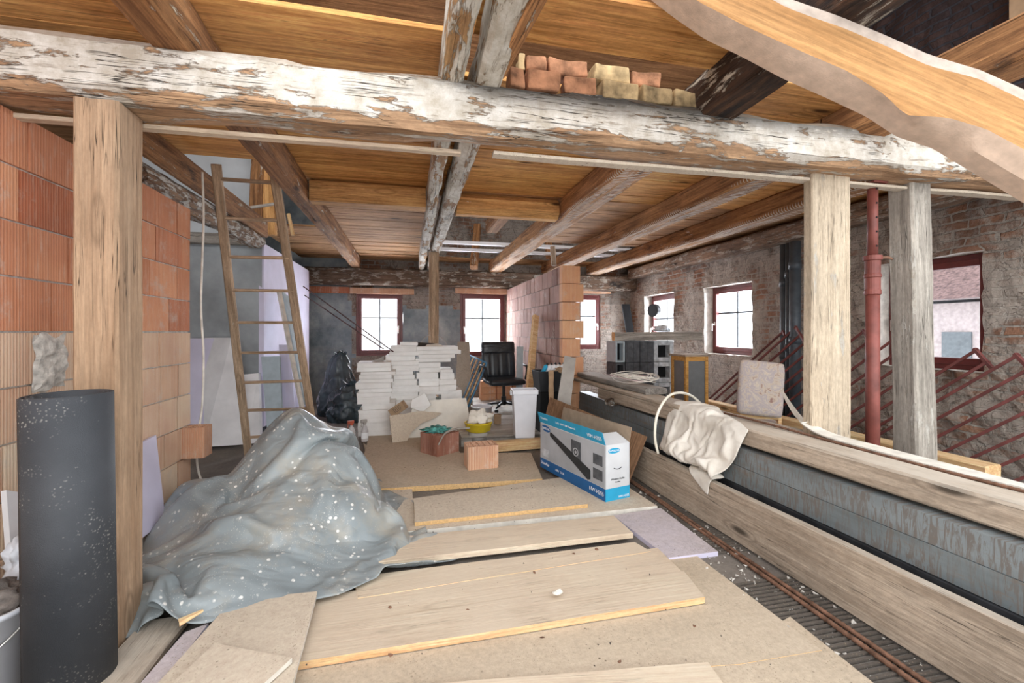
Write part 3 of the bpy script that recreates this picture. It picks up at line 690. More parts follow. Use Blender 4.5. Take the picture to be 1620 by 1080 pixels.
# log and roof timbers over left wall
timber('barked_log', (-1.93, 3.62, 2.53), (-1.93, 6.2, 2.55), .22, .2, M['log'], 'whitish flaking round log lying along the top of the left block wall', 'beam', cham=.06, amp=.03, endm=M['log'])
timber('roof_plank', (-1.80, 3.2, 2.73), (-1.80, 6.2, 2.71), .05, .22, M['joist'], 'dark brown plank on edge above the flaking log', 'plank')
timber('roof_plank', (-2.9, 6.2, 2.56), (-1.9, 6.2, 2.56), .06, .14, M['timber_grey'], 'brown board lying above the grey alcove wall', 'plank')
timber('roof_strut', PY(404, 372, 6.45), PY(412, 270, 6.45)+Vector((0,0,.4)), .16, .12, M['joist'], 'upright brown strut behind the ladder top', 'strut', up=Vector((0,1,0)))
timber('roof_strut', PY(428, 372, 6.45), PY(420, 270, 6.45)+Vector((0,0,.4)), .14, .1, M['trimmer'], 'orange brown strut right of the upright strut behind the ladder', 'strut', up=Vector((0,1,0)))
timber('roof_stick', PY(360, 335, 5.6), PY(438, 322, 5.6), .03, .03, M['timber_grey'], 'thin grey stick bridging behind the two ladder rails', 'stick', cham=.004)
# ---- posts
timber('timber_post', (-1.318, 2.345, 0), (-1.318, 2.345, 2.40), .165, .2, M['post'], 'thick pine post with a round knot at left, carrying the main beam', 'post', up=Vector((0,1,0)), amp=.006, cham=.012)
a = PY(1279, 600, 2.42); b = PY(1345, 600, 2.42)
timber('timber_post', ((a.x+b.x)/2, 2.44, 0), ((a.x+b.x)/2, 2.44, 2.46), b.x-a.x-.02, .07, M['post_pale'], 'wide pale plank post left of the red steel prop', 'post', up=Vector((0,1,0)), amp=.005, cham=.008)
a = PY(1440, 600, 2.4); b = PY(1484, 600, 2.4)
timber('timber_post', ((a.x+b.x)/2+.03, 2.47, 0), ((a.x+b.x)/2-.04, 2.47, 2.46), .19, .17, M['post_grey'], 'grey worn square post right of the red steel prop', 'post', up=Vector((0,1,0)), amp=.01, cham=.014)
P = empty('steel_prop', (PY(1392, 600, 2.42).x, 2.47, 0), label='red painted telescopic steel prop between the two right posts', cat='prop')
bm = bmesh.new(); tube(bm, [(0,0,.01), (0,0,1.93)], .042, 20); link('outer_tube', bm, M['redpaint'], P, True)
bm = bmesh.new(); tube(bm, [(0,0,1.9), (0,0,2.45)], .032, 20); link('inner_tube', bm, M['redpaint'], P, True)
bm = bmesh.new(); lathe(bm, [(.043,1.66),(.05,1.665),(.05,1.69),(.046,1.70),(.046,1.78),(.052,1.785),(.052,1.8),(.046,1.81),(.046,1.9),(.056,1.905),(.056,1.935),(.035,1.94)], 20); link('collar', bm, M['redpaint'], P)
bm = bmesh.new(); tube(bm, [(.03,-.02,1.92), (.10,-.03,1.925), (.15,-.02,1.915)], .009, 8); link('prop_handle', bm, M['rust'], P, True)
for z in (2.0,2.1,2.2,2.3,2.4):
    bm = bmesh.new(); tube(bm, [(-.004,-.034,z), (-.004,-.0325,z)], .007, 10); link('pin_hole', bm, M['hole'], P)
bm = bmesh.new(); cbox(bm, (0,0,.006), (.12,.12,.012)); link('base_plate', bm, M['redpaint'], P)
bm = bmesh.new(); cbox(bm, (0,0,2.44), (.12,.12,.012)); link('head_plate', bm, M['redpaint'], P)
timber('support_pole', (.35, 7.15, 0), (.36, 7.12, 2.66), .16, .14, M['ladder'], 'thin round wooden pole standing behind the white slab stacks', 'pole', cham=.04, amp=.008, up=Vector((0,1,0)))
timber('timber_stub', PY(876, 420, 6.4), PY(874, 392, 6.4)+Vector((0,0,.02)), .07, .07, M['timber'], 'short stub propped on top of the partition', 'post', up=Vector((0,1,0)))
# diagonal sawn plank near the camera
def diag():
    c = 1.72
    top = [(1040,-95),(1150,-55),(1245,-2),(1330,28),(1400,57),(1470,88),(1550,112),(1620,143),(1720,190)]
    mid = [(1040,-50),(1100,0),(1180,42),(1260,78),(1340,112),(1400,150),(1432,182),(1500,186),(1560,204),(1620,236),(1720,300)]
    bot = [(1040,-25),(1075,2),(1130,40),(1190,68),(1260,105),(1340,140),(1400,168),(1448,200),(1510,220),(1560,250),(1620,285),(1720,345)]
    def samp(L, x):
        for a, b in zip(L, L[1:]):
            if a[0] <= x <= b[0]: t = (x-a[0])/(b[0]-a[0]); return a[1]+(b[1]-a[1])*t
        return L[-1][1]
    bm = bmesh.new(); n = 48; rows = []
    p0 = PC(1040, -60, 1.85); p1 = PC(1720, 240, 1.62)
    nrm = Vector((SA, CA, 0))
    M0 = frame_mat(p0, p1); Mi = M0.inverted()
    for i in range(n+1):
        x = 1040 + 680*i/n; cc = 1.85 - .23*i/n
        T = PC(x, samp(top, x), cc); Md = PC(x, samp(mid, x), cc); B = PC(x, samp(bot, x), cc+.05)
        th = nrm*.10
        T2 = T + th*.8 + Vector((0,0,.012)); Tb = T + Vector((0,0,.004)); 
        Tm = PC(x, samp(top, x)+15+4*mn.noise(Vector((x*.01,0,0))), cc-.012)
        pts = [Tb, Tm, Md, B, B + th*.9, T2 + th*.3]
        rows.append([bm.verts.new(Mi @ p) for p in pts])
    for a, b in zip(rows, rows[1:]):
        for k in range(6):
            f = bm.faces.new((a[k], a[(k+1)%6], b[(k+1)%6], b[k])); f.material_index = 0 if k == 1 else 2 if k == 0 else 1
    bm.faces.new(rows[0]); bm.faces.new(rows[-1])
    o = link('sawn_plank', bm, [M['diag'], M['timber_pl'], M['sawn_edge']], mat=M0, smooth=True); md = o.modifiers.new('split', 'EDGE_SPLIT'); md.split_angle = math.radians(28)
    return tag(o, 'fresh orange sawn plank with waney edge slanting across the upper right corner', 'plank')
M['sawn_edge'] = flat('sawn_plank_edge', (.44,.36,.30), .85, var=.12, sc=20, bump=.3)
M['timber_pl'] = flat('pale_bark_edge', (.66,.49,.37), .85, var=.1, sc=20, bump=.3)
diag()
# old bricks on the beam
OB = [(806,829,97,121,0),(831,886,98,129,1),(893,944,103,137,2),(949,1009,109,143,3),(1011,1061,118,149,4),(1065,1117,126,155,5),
      (822,833,66,95,6),(834,866,66,96,7),(869,931,80,103,8),(939,998,88,108,9),(1001,1046,92,118,10)]
nm = ['leftmost','second','third','fourth','fifth','rightmost']
for x0, x1, y0, y1, k in OB:
    Y = 2.30; a = PY(x0, y0, Y); b = PY(x1, y1, Y); lo = k < 6
    bm = bmesh.new(); s = Vector((b.x-a.x, .12, .098 if lo else .095)); cbox(bm, (0,0,0), s*.97)
    bmesh.ops.subdivide_edges(bm, edges=bm.edges[:], cuts=3, use_grid_fill=True)
    for v in bm.verts: v.co += jit(v.co + Vector((k*3,0,0)), .016, 9)
    o = link('old_brick', bm, M['oldbrick'] if k in (1,8,10,7,0,2) else M['oldbrick_y'], loc=((a.x+b.x)/2, Y+.03+(.03 if not lo else 0), 2.752 + (0 if lo else .105)) , rot=(0, .006, random.uniform(-.06,.06)))
    bevel(o, .01)
    tag(o, 'old brick in the %s row on the main beam, %s from the left' % (('lower', nm[k]) if lo else ('upper', nm[min(k-6, 4)])) if lo or k < 10 else 'orange old brick at the right end of the upper row on the main beam', 'brick', 'old bricks on the main beam')
ORD = ['first','second','third','fourth','fifth','sixth','seventh','eighth','ninth','tenth','eleventh','twelfth','thirteenth','fourteenth']
def zoff(pts, z): return [Vector((p.x, p.y, z)) for p in pts]
def board(name, px, z, t, m, label, cat, group=None, **k):
    return plate(name, [PZ(x, y, z) for x, y in px], t, m, side=(0,0,1), label=label, cat=cat, group=group, **k)
CE = [M['chip'], M['chip_edge']]; OE = [M['osb'], M['white_edge']]; XE = [M['xps_dusty'], M['xps']]
PE = [M['pale'], M['newwood']]
G = 'boards laid loose over the floor'
# ---- boards on the floor (back to front)
board('chipboard_sheet', [(560,775),(858,757),(840,716),(728,716),(700,668),(590,668)], .05, .045, CE, 'large dusty chipboard panel under the white slab stacks', 'board', G)
board('foam_board', [(575,700),(606,838),(655,830),(652,768)], .03, .029, OE, 'small dusty board with white edge beside the grey tarp', 'board', G)
board('floor_plank', [(655,790),(656,826),(930,797),(905,765)], .075, .028, [M['osb'], M['chip_edge']], 'short raised plank with an orange edge in front of the chipboard', 'plank', G, rough=.002)
board('foam_board', [(600,845),(1040,800),(955,745),(640,790)], .045, .044, OE, 'long white edged board lying under the printed carton', 'board', G)
board('foam_board', [(970,815),(1058,882),(1136,872),(1045,803)], .03, .029, XE, 'dusty lilac foam board at the end of the floor planks', 'foam board', G)
timber('floor_plank', PZ(545,880,.055)+Vector((-.1,.0,0)), PZ(985,832,.055)+Vector((0,0,0)), .30, .035, M['pale'], 'pale wide floor plank reaching under the grey tarp, farthest of the full-length ones', 'plank', G, amp=.002, cham=.003)
def qplank(px, z, t, label, m=None):
    return board('floor_plank', px, z, t, m or PE, label, 'plank', G, rough=.0025)
qplank([(566,946),(1030,872),(1004,857),(560,912)], .05, .03, 'narrow pale floor plank just in front of the widest one')
qplank([(470,1000),(1080,905),(1040,866),(490,944)], .048, .035, 'knotty pale floor plank with a long split down its middle')
qplank([(440,1052),(1115,944),(1082,903),(465,1000)], .055, .032, 'pale floor plank with a broken notch in its front edge')
board('chipboard_sheet', [(430,1100),(1170,1050),(1300,1028),(1080,862),(430,960)], .018, .016, CE, 'big speckled chipboard sheet beneath the knotty planks', 'board', G)
board('chipboard_sheet', [(700,1180),(1420,1110),(1250,975),(1115,1050),(650,1082)], .016, .014, CE, 'speckled chipboard sheet at the bottom edge of the picture', 'board', G)
qplank([(560,1150),(1165,1110),(1120,1047),(620,1086)], .06, .04, 'pale plank lying across the very front of the floor')
board('chipboard_sheet', [(205,1130),(450,1130),(502,935),(368,948)], .10, .022, OE, 'tilted chipboard panel with a pale cut edge in the lower left', 'board', G)
board('chipboard_offcut', [(255,1095),(340,1017),(462,1040),(385,1110)], .125, .02, OE, 'five sided chipboard offcut lying on the lower left panel', 'board', G, rough=.002)
board('foam_board', [(205,1100),(250,1090),(330,985),(292,1000)], .07, .03, XE, 'dusty lilac foam strip between the old plank and the chipboard', 'foam board', G)
timber('old_plank', PZ(150,1120,.03), PZ(262,985,.03), .20, .045, M['timber'], 'weathered brown plank end running under the timber post foot', 'plank', G, amp=.004)
timber('wood_sliver', PZ(284,985,.12), PZ(322,966,.14), .035, .02, M['newwood'], 'splintered pale wood sliver at the hem of the tarp', 'sliver', taper=.6, cham=.002)
bm = bmesh.new(); bmesh.ops.create_icosphere(bm, subdivisions=2, radius=.02)
for v in bm.verts: v.co.z *= .45; v.co.x *= 1.5; v.co += jit(v.co, .008, 40)
tag(link('plaster_chip', bm, M['white_edge'], loc=PZ(882,936,.088)), 'white plaster chip lying on the floor planks', 'chip')
rnd = random.Random(3)
DB = [(650,872),(908,875),(944,868),(617,960),(858,1008),(1098,990),(618,1035),(980,1046),(845,905),(740,965)]
for i, (x, y) in enumerate(DB):
    bm = bmesh.new(); bmesh.ops.create_icosphere(bm, subdivisions=1, radius=.009)
    for v in bm.verts: v.co.z *= .5; v.co += jit(v.co + Vector((i,0,0)), .006, 60)
    tag(link('debris_crumb', bm, M['rust'], loc=PZ(x, y, .055 if y > 990 or 850 < y < 880 else .052)), 'tiny dark crumb of debris on the pale floor planks', 'debris', 'dark crumbs on the floor planks')
def crumbs(name, n, region, size, m, label, seed, avoid=None):
    r = random.Random(seed); bm = bmesh.new(); k = 0
    while k < n:
        x, y, z = region(r)
        s_ = size*(.4+r.random()**3*1.6); M4 = Matrix.Translation((x, y, z+s_*.3)) @ Matrix.Rotation(r.random()*6, 4, 'Z') @ Matrix.Rotation(r.random()*3, 4, 'X')
        vs = [bm.verts.new(M4 @ Vector((a*s_*(.6+r.random()*.8), b*s_*(.6+r.random()*.6), c*s_*.6))) for a, b, c in ((1,0,-.5),(-.6,.8,-.5),(-.6,-.8,-.5),(0,0,.8),(.5,.5,.3))]
        for q in ((0,1,2),(0,4,1),(1,4,3),(1,3,2),(2,3,0),(0,3,4)): bm.faces.new([vs[t] for t in q])
        k += 1
    return tag(link(name, bm, m), label, 'debris', kind='stuff')
crumbs('gravel', 900, lambda r: (1.60+.5*r.random(), .7+4.4*r.random(), .006), .009, M['mortar_pale'], 'loose grit and gravel in the floor gap along the timber stack', 4)
crumbs('gravel', 260, lambda r: (-1.7+.9*r.random()**1.5, 2.6+3.2*r.random(), .004), .012, M['mortar'], 'loose grit on the slab along the left block wall', 5)
def onboards(r):
    y = 1.35+3.6*r.random(); x = -.1+1.5*r.random() if y > 2.2 else -.5+2.0*r.random()
    return (x, y, .050)
crumbs('sawdust_grit', 420, onboards, .0035, M['gap'], 'dark grit sprinkled over the pale floor boards', 6)
# rebars on the floor
def rebar(p0, p1, r, label, group=None, n=200):
    p0, p1 = Vector(p0), Vector(p1); pts = []; rs = []
    L = (p1-p0).length; n = int(L/.012)
    for i in range(n+1):
        t = i/n; p = p0.lerp(p1, t); p.z += .004*math.sin(t*9); p.x += .01*math.sin(t*5+p0.x*9); pts.append(p); rs.append(r*(1.13 if i % 2 else .9))
    bm = bmesh.new(); tube(bm, pts, rs, 8); o = link('steel_rebar', bm, M['rust'], smooth=True); return tag(o, label, 'rebar', group)
rebar((1.93,.9,.02), (1.98,4.3,.02), .011, 'rusty rebar on the floor, the one nearer the pale boards', 'rebars on the floor')
rebar((1.975,.9,.02), (2.0,4.25,.02), .011, 'rusty rebar on the floor, the one nearer the timber stack', 'rebars on the floor')
# ribbed old reed mat strips under rebar
bm = bmesh.new(); y = .6
while y < 5.2:
    a = .5 + .5*mn.noise(Vector((y*2, 0, 0))); 
    if a > .40: cbox(bm, (1.82+.05*mn.noise(Vector((y*3,1,0))), y, .006+.004*a), (.60, .012, .010), Matrix.Rotation(0, 4, 'Z'))
    y += .03
tag(link('reed_mat', bm, M['gap']), 'dirty ribbed reed mat strip in the floor gap beside the rebars', 'mat', kind='stuff')
# ---- stack on the right: plank, steel beams, timbers
S0, S1 = .2, 5.62
timber('edge_plank', (2.14,.2,.185), (2.09,5.0,.17), .05, .32, M['timber'], 'wide knotty plank standing on edge along the floor gap', 'plank', amp=.004, cham=.004)
def ibeam(name, x0, z, h, w, tw, y0, y1, label, m, sx=0):
    bm = bmesh.new(); n = 30
    prof = [(0,0),(w,0),(w,.012),(tw,.02),(tw,h-.02),(w,h-.012),(w,h),(0,h)]
    prof = [(0,0),(w,0),(w,.012),(.012,.016),(.012,h-.016),(w,h-.012),(w,h),(0,h)]
    r = []
    for i in range(n+1):
        y = (y1-y0)*i/n; r.append([bm.verts.new((y, -x, zz)) for x, zz in prof])
    for a, b in zip(r, r[1:]):
        for k in range(8): bm.faces.new((a[k], a[(k+1)%8], b[(k+1)%8], b[k]))
    bm.faces.new(r[0]); bm.faces.new(r[-1])
    o = link(name, bm, m, mat=frame_mat((x0, y0, z), (x0+sx, y1, z))); return tag(o, label, 'beam', 'steel channels under the timbers')
ibeam('steel_channel', 2.215, .345, .125, .14, .01, S0, S1, 'lower blue grey steel channel below the timbers', M['steel'])
ibeam('steel_channel', 2.22, .472, .125, .14, .01, S0, S1, 'upper blue grey steel channel below the timbers', M['steel'])
ibeam('steel_channel', 2.2, .19, .15, .14, .01, S0, S1, 'dark lowest steel channel hidden behind the edge plank', M['steel_dark'])
for y in (1.0, 2.9, 4.9): timber('support_block', (2.2, y, .09), (2.62, y, .09), .12, .18, M['timber'], 'rough wooden block under the steel channels, at the %s' % {1.0:'near end',2.9:'middle',4.9:'far end'}[y], 'block')
timber('stacked_timber', (2.40,.2,.66), (2.27,4.9,.675), .2, .12, M['timber'], 'long dusty squared timber on top of the steel channels, front one', 'timber', amp=.005, bow=.015)
timber('stacked_timber', (2.60,.3,.66), (2.47,5.1,.675), .18, .12, M['timber'], 'long dusty squared timber beside the posts, rear one', 'timber', amp=.005)
timber('stacked_plank', (2.32,3.35,.755), (2.24,5.62,.765), .22, .045, M['timber'], 'brown plank between the dusty timber and the grey weathered plank', 'plank', amp=.004)
timber('stacked_plank', (2.37,3.95,.81), (2.30,5.6,.83), .24, .06, M['timber_grey'], 'thick grey weathered plank topping the far end of the timber stack', 'plank', amp=.006)
rebar((2.50,.6,.735), (2.46,3.1,.745), .008, 'thin rebar lying on top of the stacked timbers')
bm = bmesh.new(); cbox(bm, (0,0,0), (.16,.10,.07)); bmesh.ops.subdivide_edges(bm, edges=bm.edges[:], cuts=3, use_grid_fill=True)
for v in bm.verts: v.co += jit(v.co, .02, 12)
tag(link('timber_offcut', bm, M['log'], loc=(2.20,4.55,.63), rot=(0,0,.2)), 'short rough offcut lying on the dark steel channel', 'offcut')
# pale curved strip
bm = bmesh.new(); path = smoothcurve([PC(1236,617,3.25), PC(1250,641,3.12), PC(1270,666,3.0), Vector((2.57,2.28,.748)), Vector((2.56,1.95,.74)), Vector((2.55,1.6,.738)), Vector((2.55,1.25,.738))], 8)
rows = []
for i, p in enumerate(path):
    t = i/(len(path)-1); w = .012 + .05*min(1, t*2.2) * (1 if t < .85 else (1-t)/.15+.1); d = Vector((.25, 1, 0)).normalized() if t < .35 else Vector((1,.3,0)).normalized()
    rows.append([bm.verts.new(p - d*w + Vector((0,0,.0))), bm.verts.new(p + d*w + Vector((0,0,.0))), bm.verts.new(p + d*w + Vector((0,0,.008))), bm.verts.new(p - d*w + Vector((0,0,.008)))])
for a, b in zip(rows, rows[1:]):
    for k in range(4): bm.faces.new((a[k], a[(k+1)%4], b[(k+1)%4], b[k]))
bm.faces.new(rows[0]); bm.faces.new(rows[-1])
tag(link('bent_strip', bm, M['white_edge'], smooth=False), 'bent pale strip with a pointed raised end in front of the wide pale post', 'strip')
# ---- white slabs
def pile(x0, x1, yf, dep, ztop, hs, tag_, z0=.05, jitx=.045, wid=None):
    z = z0; n = len(hs); tot = sum(hs); k = (ztop - z0)/tot
    for i, h in enumerate(hs):
        t = h*k; a, b = (x0, x1) if wid is None or wid[i] is None else (x0+(x1-x0)*wid[i][0], x0+(x1-x0)*wid[i][1])
        jx = random.uniform(-jitx, jitx); jy = random.uniform(-.02, .03)
        bm = bmesh.new(); cbox(bm, (0,0,t/2), (b-a-random.uniform(0,.05), dep, t-.003))
        bmesh.ops.subdivide_edges(bm, edges=bm.edges[:], cuts=2, use_grid_fill=True)
        for v in bm.verts: 
            j = jit(v.co + Vector((i*3,0,0)), .008, 12); v.co.x += j.x; v.co.y += j.y
        o = link('white_slab', bm, M['slab'], loc=((a+b)/2+jx, yf+dep/2+jy, z), rot=(0, 0, random.uniform(-.03,.03)))
        c = n-1-i; p = 'topmost of its pile' if c == 0 else 'lowest of its pile' if i == 0 else '%s from the top' % (ORD[c] if c < len(ORD) else '%dth' % (c+1))
        tag(o, 'white slab in the %s, %s' % (tag_, p), 'slab', 'stacked white slabs'); z += t
pile(-.67, -.22, 6.0, .5, 1.0, [3.6,3.4,1.6,1.8,1.2,1,1.6,1.0,1.1,.8,1.1,1.3], 'left pile nearest the black bag')
pile(-.34, .08, 6.42, .5, 1.25, [5,2.2,2,1.8,1.6,1.2,1.0,1.5,1.1,1.4,1.0,1.6,.8], 'narrow middle pile', wid=[None]*10+[(0,1),(.1,.95),(.32,.98)])
pile(.07, .42, 6.5, .5, .96, [3,1.6,1.2,1.6,1.4,1.2,.9,1.0], 'left half of the widest pile')
pile(.42, .78, 6.46, .5, .86, [4,1.8,2.6,1.4,1.3,1.6,.9], 'right half of the widest pile', wid=[None,(0,1),(0,.95),(0,.7),(-.1,.6),(-.1,.55),(-.1,.5)])
pile(.05, .72, 6.5, .5, 1.19, [1,1,1.05,1.0], 'cross layers on the widest pile', z0=.965, jitx=.015, wid=[(0,.8),(.1,.88),(0,1),(0,.96)])
plate('wood_offcut', [PC(578,577,5.85), PC(608,563,6.1), PC(607,575,6.1), PC(579,580,5.85)], .02, M['grey_board'], side=(0,-1,1), label='small beige wedge on top of the left white pile', cat='offcut')
# leaning white sheets in front of the piles
def lean(name, px, cs, t, m, label, cat='board', group=None, side=(0,-1,.3), **k):
    return plate(name, [PC(x, y, c) for (x, y), c in zip(px, cs)], t, m, side=side, label=label, cat=cat, group=group, **k)
b0 = PZ(640,693,.055); b1 = PZ(747,684,.055); up = Vector((.02,.17,.44))
plate('gypsum_sheet', [b0, b1, b1+up+Vector((-.08,0,0)), b0+up+Vector((.1,0,0))], .02, M['slab_cream'], side=(0,-1,.2), label='large cream gypsum sheet leaning against the white piles', cat='sheet', rough=.003)
b0 = PZ(621,700,.055); b1 = PZ(700,690,.055); u2 = Vector((.01,.12,.33))
pts = [b0, b0.lerp(b1,.28), b0.lerp(b1,.36)+u2*.28, b0.lerp(b1,.55)+u2*.55, b0.lerp(b1,.85)+u2*.72, b0.lerp(b1,.98)+u2*.86, b0.lerp(b1,.55)+u2*1.0, b0.lerp(b1,-.08)+u2*.94]
plate('gypsum_fragment', pts, .02, M['osb'], side=(0,-1,.2), label='broken beige gypsum fragment with a curved edge leaning in front of the cream sheet', cat='sheet', rough=.004)
C5 = 5.72
plate('gypsum_fragment', [PC(652,632,C5), PC(672,622,C5), PC(682,640,C5), PC(668,652,C5+.02), PC(650,645,C5)], .03, M['slab'], side=(0,-1,.3), label='small white broken piece beside the little cardboard box', cat='fragment', rough=.006)
cb = empty('cardboard_box', PC(634,652,5.6), -.2, 'small open tan cardboard box tilted on the gypsum fragments', 'box')
bm = bmesh.new(); R = Matrix.Rotation(.65, 4, 'Y'); 
for lo, hi in (((-.1,-.07,0),(.1,.07,.005)), ((-.1,-.07,0),(.1,-.066,.11)), ((-.1,.066,0),(.1,.07,.11)), ((-.1,-.07,0),(-.096,.07,.11)), ((.096,-.07,0),(.1,.07,.11))): box(bm, lo, hi, Matrix.Rotation(-.6, 4, 'Y'))
link('box_body', bm, M['card'], cb)
bm = bmesh.new()
for k in range(4): cbox(bm, (0, -.0715, .085-.016*k), (.11-.02*(k%2), .0015, .005), Matrix.Rotation(-.6, 4, 'Y'))
link('printed_mark', bm, M['print_d'], cb)
# hoop, dark scraps on the piles
bm = bmesh.new(); h0 = PC(686,556,6.9); tube(bm, [h0 + Vector((.22*math.cos(t), .1*math.sin(t), .27*math.sin(t))) for t in [PI*k/28 for k in range(-3, 32)]], .007, 8)
tag(link('wire_hoop', bm, M['grey_board'], smooth=True), 'thin grey hoop standing behind the wooden pole', 'hoop')
lean('folded_rag', [(653,550),(690,552),(688,543),(660,541)], [6.5,6.5,6.7,6.7], .02, M['blackplastic'], 'dark folded rag on top of the widest white pile', 'rag', side=(0,-.3,1), rough=.008)
bm = bmesh.new(); bmesh.ops.create_uvsphere(bm, u_segments=16, v_segments=8, radius=1)
for v in bm.verts: v.co = Vector((v.co.x*.14, v.co.y*.09, max(0, v.co.z)*.05)) + jit(v.co, .015, 2)
tag(link('cement_bag', bm, M['slab_cream'], smooth=True, loc=PC(687,549,6.55)), 'small pale bag lying on the widest white pile', 'bag')
for k, (a, b) in enumerate((((480,453),(622,556)), ((482,467),(607,552)))):
    bm = bmesh.new(); tube(bm, [PC(*a, 7.6), PC(*b, 6.15)], .009, 8)
    tag(link('thin_rod', bm, M['rod'], smooth=True), ('upper thin dark rod slanting down to the middle white pile', 'lower thin dark rod slanting down to the middle white pile')[k], 'rod', 'slanting dark rods')
# ---- brown board behind piles, blue rack
a = PY(716,543,7.3); b = PY(745,543,7.3)
plate('brown_board', [(a.x,7.05,.05),(b.x,7.0,.05),(b.x-.03,7.3,1.24),(a.x+.08,7.3,1.24)], .04, M['shuttering'], side=(0,-1,0), label='rough brown panel standing right of the white piles', cat='board', rough=.006)
rk = empty('slatted_rack', (0,0,0), 0, 'blue framed slatted rack leaning beside the office chair', 'rack')
A0 = PC(741,643,6.9); A1 = PC(770,574,7.1); D = PC(744,562,7.5)-PC(770,574,7.1)
def rt(name, p, q, r, m): 
    bm = bmesh.new(); tube(bm, [p, q], r, 8); return link(name, bm, m, rk, True)
rt('side_rail', A0, A1, .014, M['blue_metal']); rt('side_rail', A0+D, A1+D, .014, M['blue_metal']); rt('end_rail', A1, A1+D, .014, M['blue_metal']); rt('end_rail', A0, A0+D, .014, M['blue_metal'])
for k in range(1, 9): rt('slat', A0+D*k/9, A1+D*k/9, .008, M['newwood'] if k % 2 else M['blue_metal'])
# ---- platform behind the bin
timber('lumber_beam', PZ(738,722,.0)+Vector((0,.05,.075)), PZ(856,712,.0)+Vector((0.05,.05,.075)), .1, .11, M['newwood'], 'fresh orange lumber beam lying behind the pale clay block', 'timber', cham=.004, amp=.002)
bm = bmesh.new(); box(bm, (.6,5.4,.0), (1.95,8.6,.115)); 
for k in range(9): cbox(bm, (1.27, 5.5+.34*k, .117), (1.34, .32, .012))
tag(link('wooden_platform', bm, M['timber_grey']), 'low grey plank platform carrying the office chair and the bin', 'platform')
for i in range(3):
    for j in range(3):
        p = PC(775+i*27, 0, 8.1); 
        bm = bmesh.new(); cbox(bm, (0,0,.06), (.28,.22,.115)); 
        for s in (-.08,0,.08): cbox(bm, (s,-.108,.06), (.05,.006,.08))
        o = link('clay_block', bm, M['blk_end'], loc=(p.x+.0, 8.25, .125+.12*j)); bevel(o, .006)
        tag(o, 'orange clay block behind the office chair, %s column, %s row' % (('left','middle','right')[i], ('bottom','middle','top')[j]), 'block', 'clay blocks behind the office chair')
# ---- office chair
ch = empty('office_chair', (.02+PZ(795,648,.13).x, PZ(795,648,.13).y, .13), .12, 'black leather swivel office chair with high ribbed back', 'chair')
def pad(name, w, h, d, par, M4, ribs=0, m=None, horiz=False):
    bm = bmesh.new(); nx, nz = 24, 20
    def P(u, v, s):
        x = (u-.5)*w; z = (v-.5)*h; e = (1-abs(2*u-1)**5)*(1-abs(2*v-1)**5)
        th = d*(.35+.65*e**.5); 
        if ribs: th -= d*.28*max(0, math.cos(2*PI*ribs*u))**8
        if horiz: th -= d*.12*max(0, mn.noise(Vector((u*9, v*9, 0))))*1.5
        cx = 1-.06*abs(2*v-1)**6; return Vector((x*cx, s*th/2, z*(1-.04*abs(2*u-1)**6)))
    g = {}
    for s in (-1, 1):
        for i in range(nx+1):
            for j in range(nz+1): g[s,i,j] = bm.verts.new(M4 @ P(i/nx, j/nz, s))
        for i in range(nx):
            for j in range(nz): bm.faces.new((g[s,i,j], g[s,i+1,j], g[s,i+1,j+1], g[s,i,j+1]))
    ring = [(i,0) for i in range(nx)] + [(nx,j) for j in range(nz)] + [(i,nz) for i in range(nx,0,-1)] + [(0,j) for j in range(nz,0,-1)]
    for a, b in zip(ring, ring[1:]+ring[:1]): bm.faces.new((g[-1,a[0],a[1]], g[-1,b[0],b[1]], g[1,b[0],b[1]], g[1,a[0],a[1]]))
    return link(name, bm, m or M['leather'], par, True)
T = Matrix.Translation; ch.scale = (1.17, 1.0, 1.0)
pad('seat', .52, .5, .11, ch, T((0,-.02,.47)) @ Matrix.Rotation(PI/2+.03, 4, 'X'), 0)
bk = pad('backrest', .50, .46, .10, ch, T((0,.26,.73)) @ Matrix.Rotation(-.16, 4, 'X'), 4)
pad('headrest', .50, .21, .13, ch, T((0,.305,1.0)) @ Matrix.Rotation(-.14, 4, 'X'), 0, horiz=True)
for s in (-1, 1):
    bm = bmesh.new(); tube(bm, smoothcurve([(s*.27,.20,.52),(s*.31,.16,.70),(s*.31,-.02,.72),(s*.30,-.16,.68),(s*.28,-.14,.5)], 6), .018, 10); link('armrest', bm, M['blackplastic'], ch, True)
bm = bmesh.new(); lathe(bm, [(.035,.08),(.035,.22),(.022,.22),(.022,.40),(.09,.41),(.09,.43)], 16); link('gas_column', bm, M['blackplastic'], ch)
for k in range(5):
    t = 2*PI*k/5+.3; c, s = math.cos(t), math.sin(t)
    bm = bmesh.new(); tube(bm, [(c*.03,s*.03,.12),(c*.16,s*.16,.105),(c*.29,s*.29,.07)], [.024,.02,.014], 8); l = link('base_arm', bm, M['blackplastic'], ch, True)
    bm = bmesh.new(); tube(bm, [(c*.28-s*.02,s*.28+c*.02,.026),(c*.28+s*.02,s*.28-c*.02,.026)], .026, 12); link('caster', bm, M['blackplastic'], l, True)
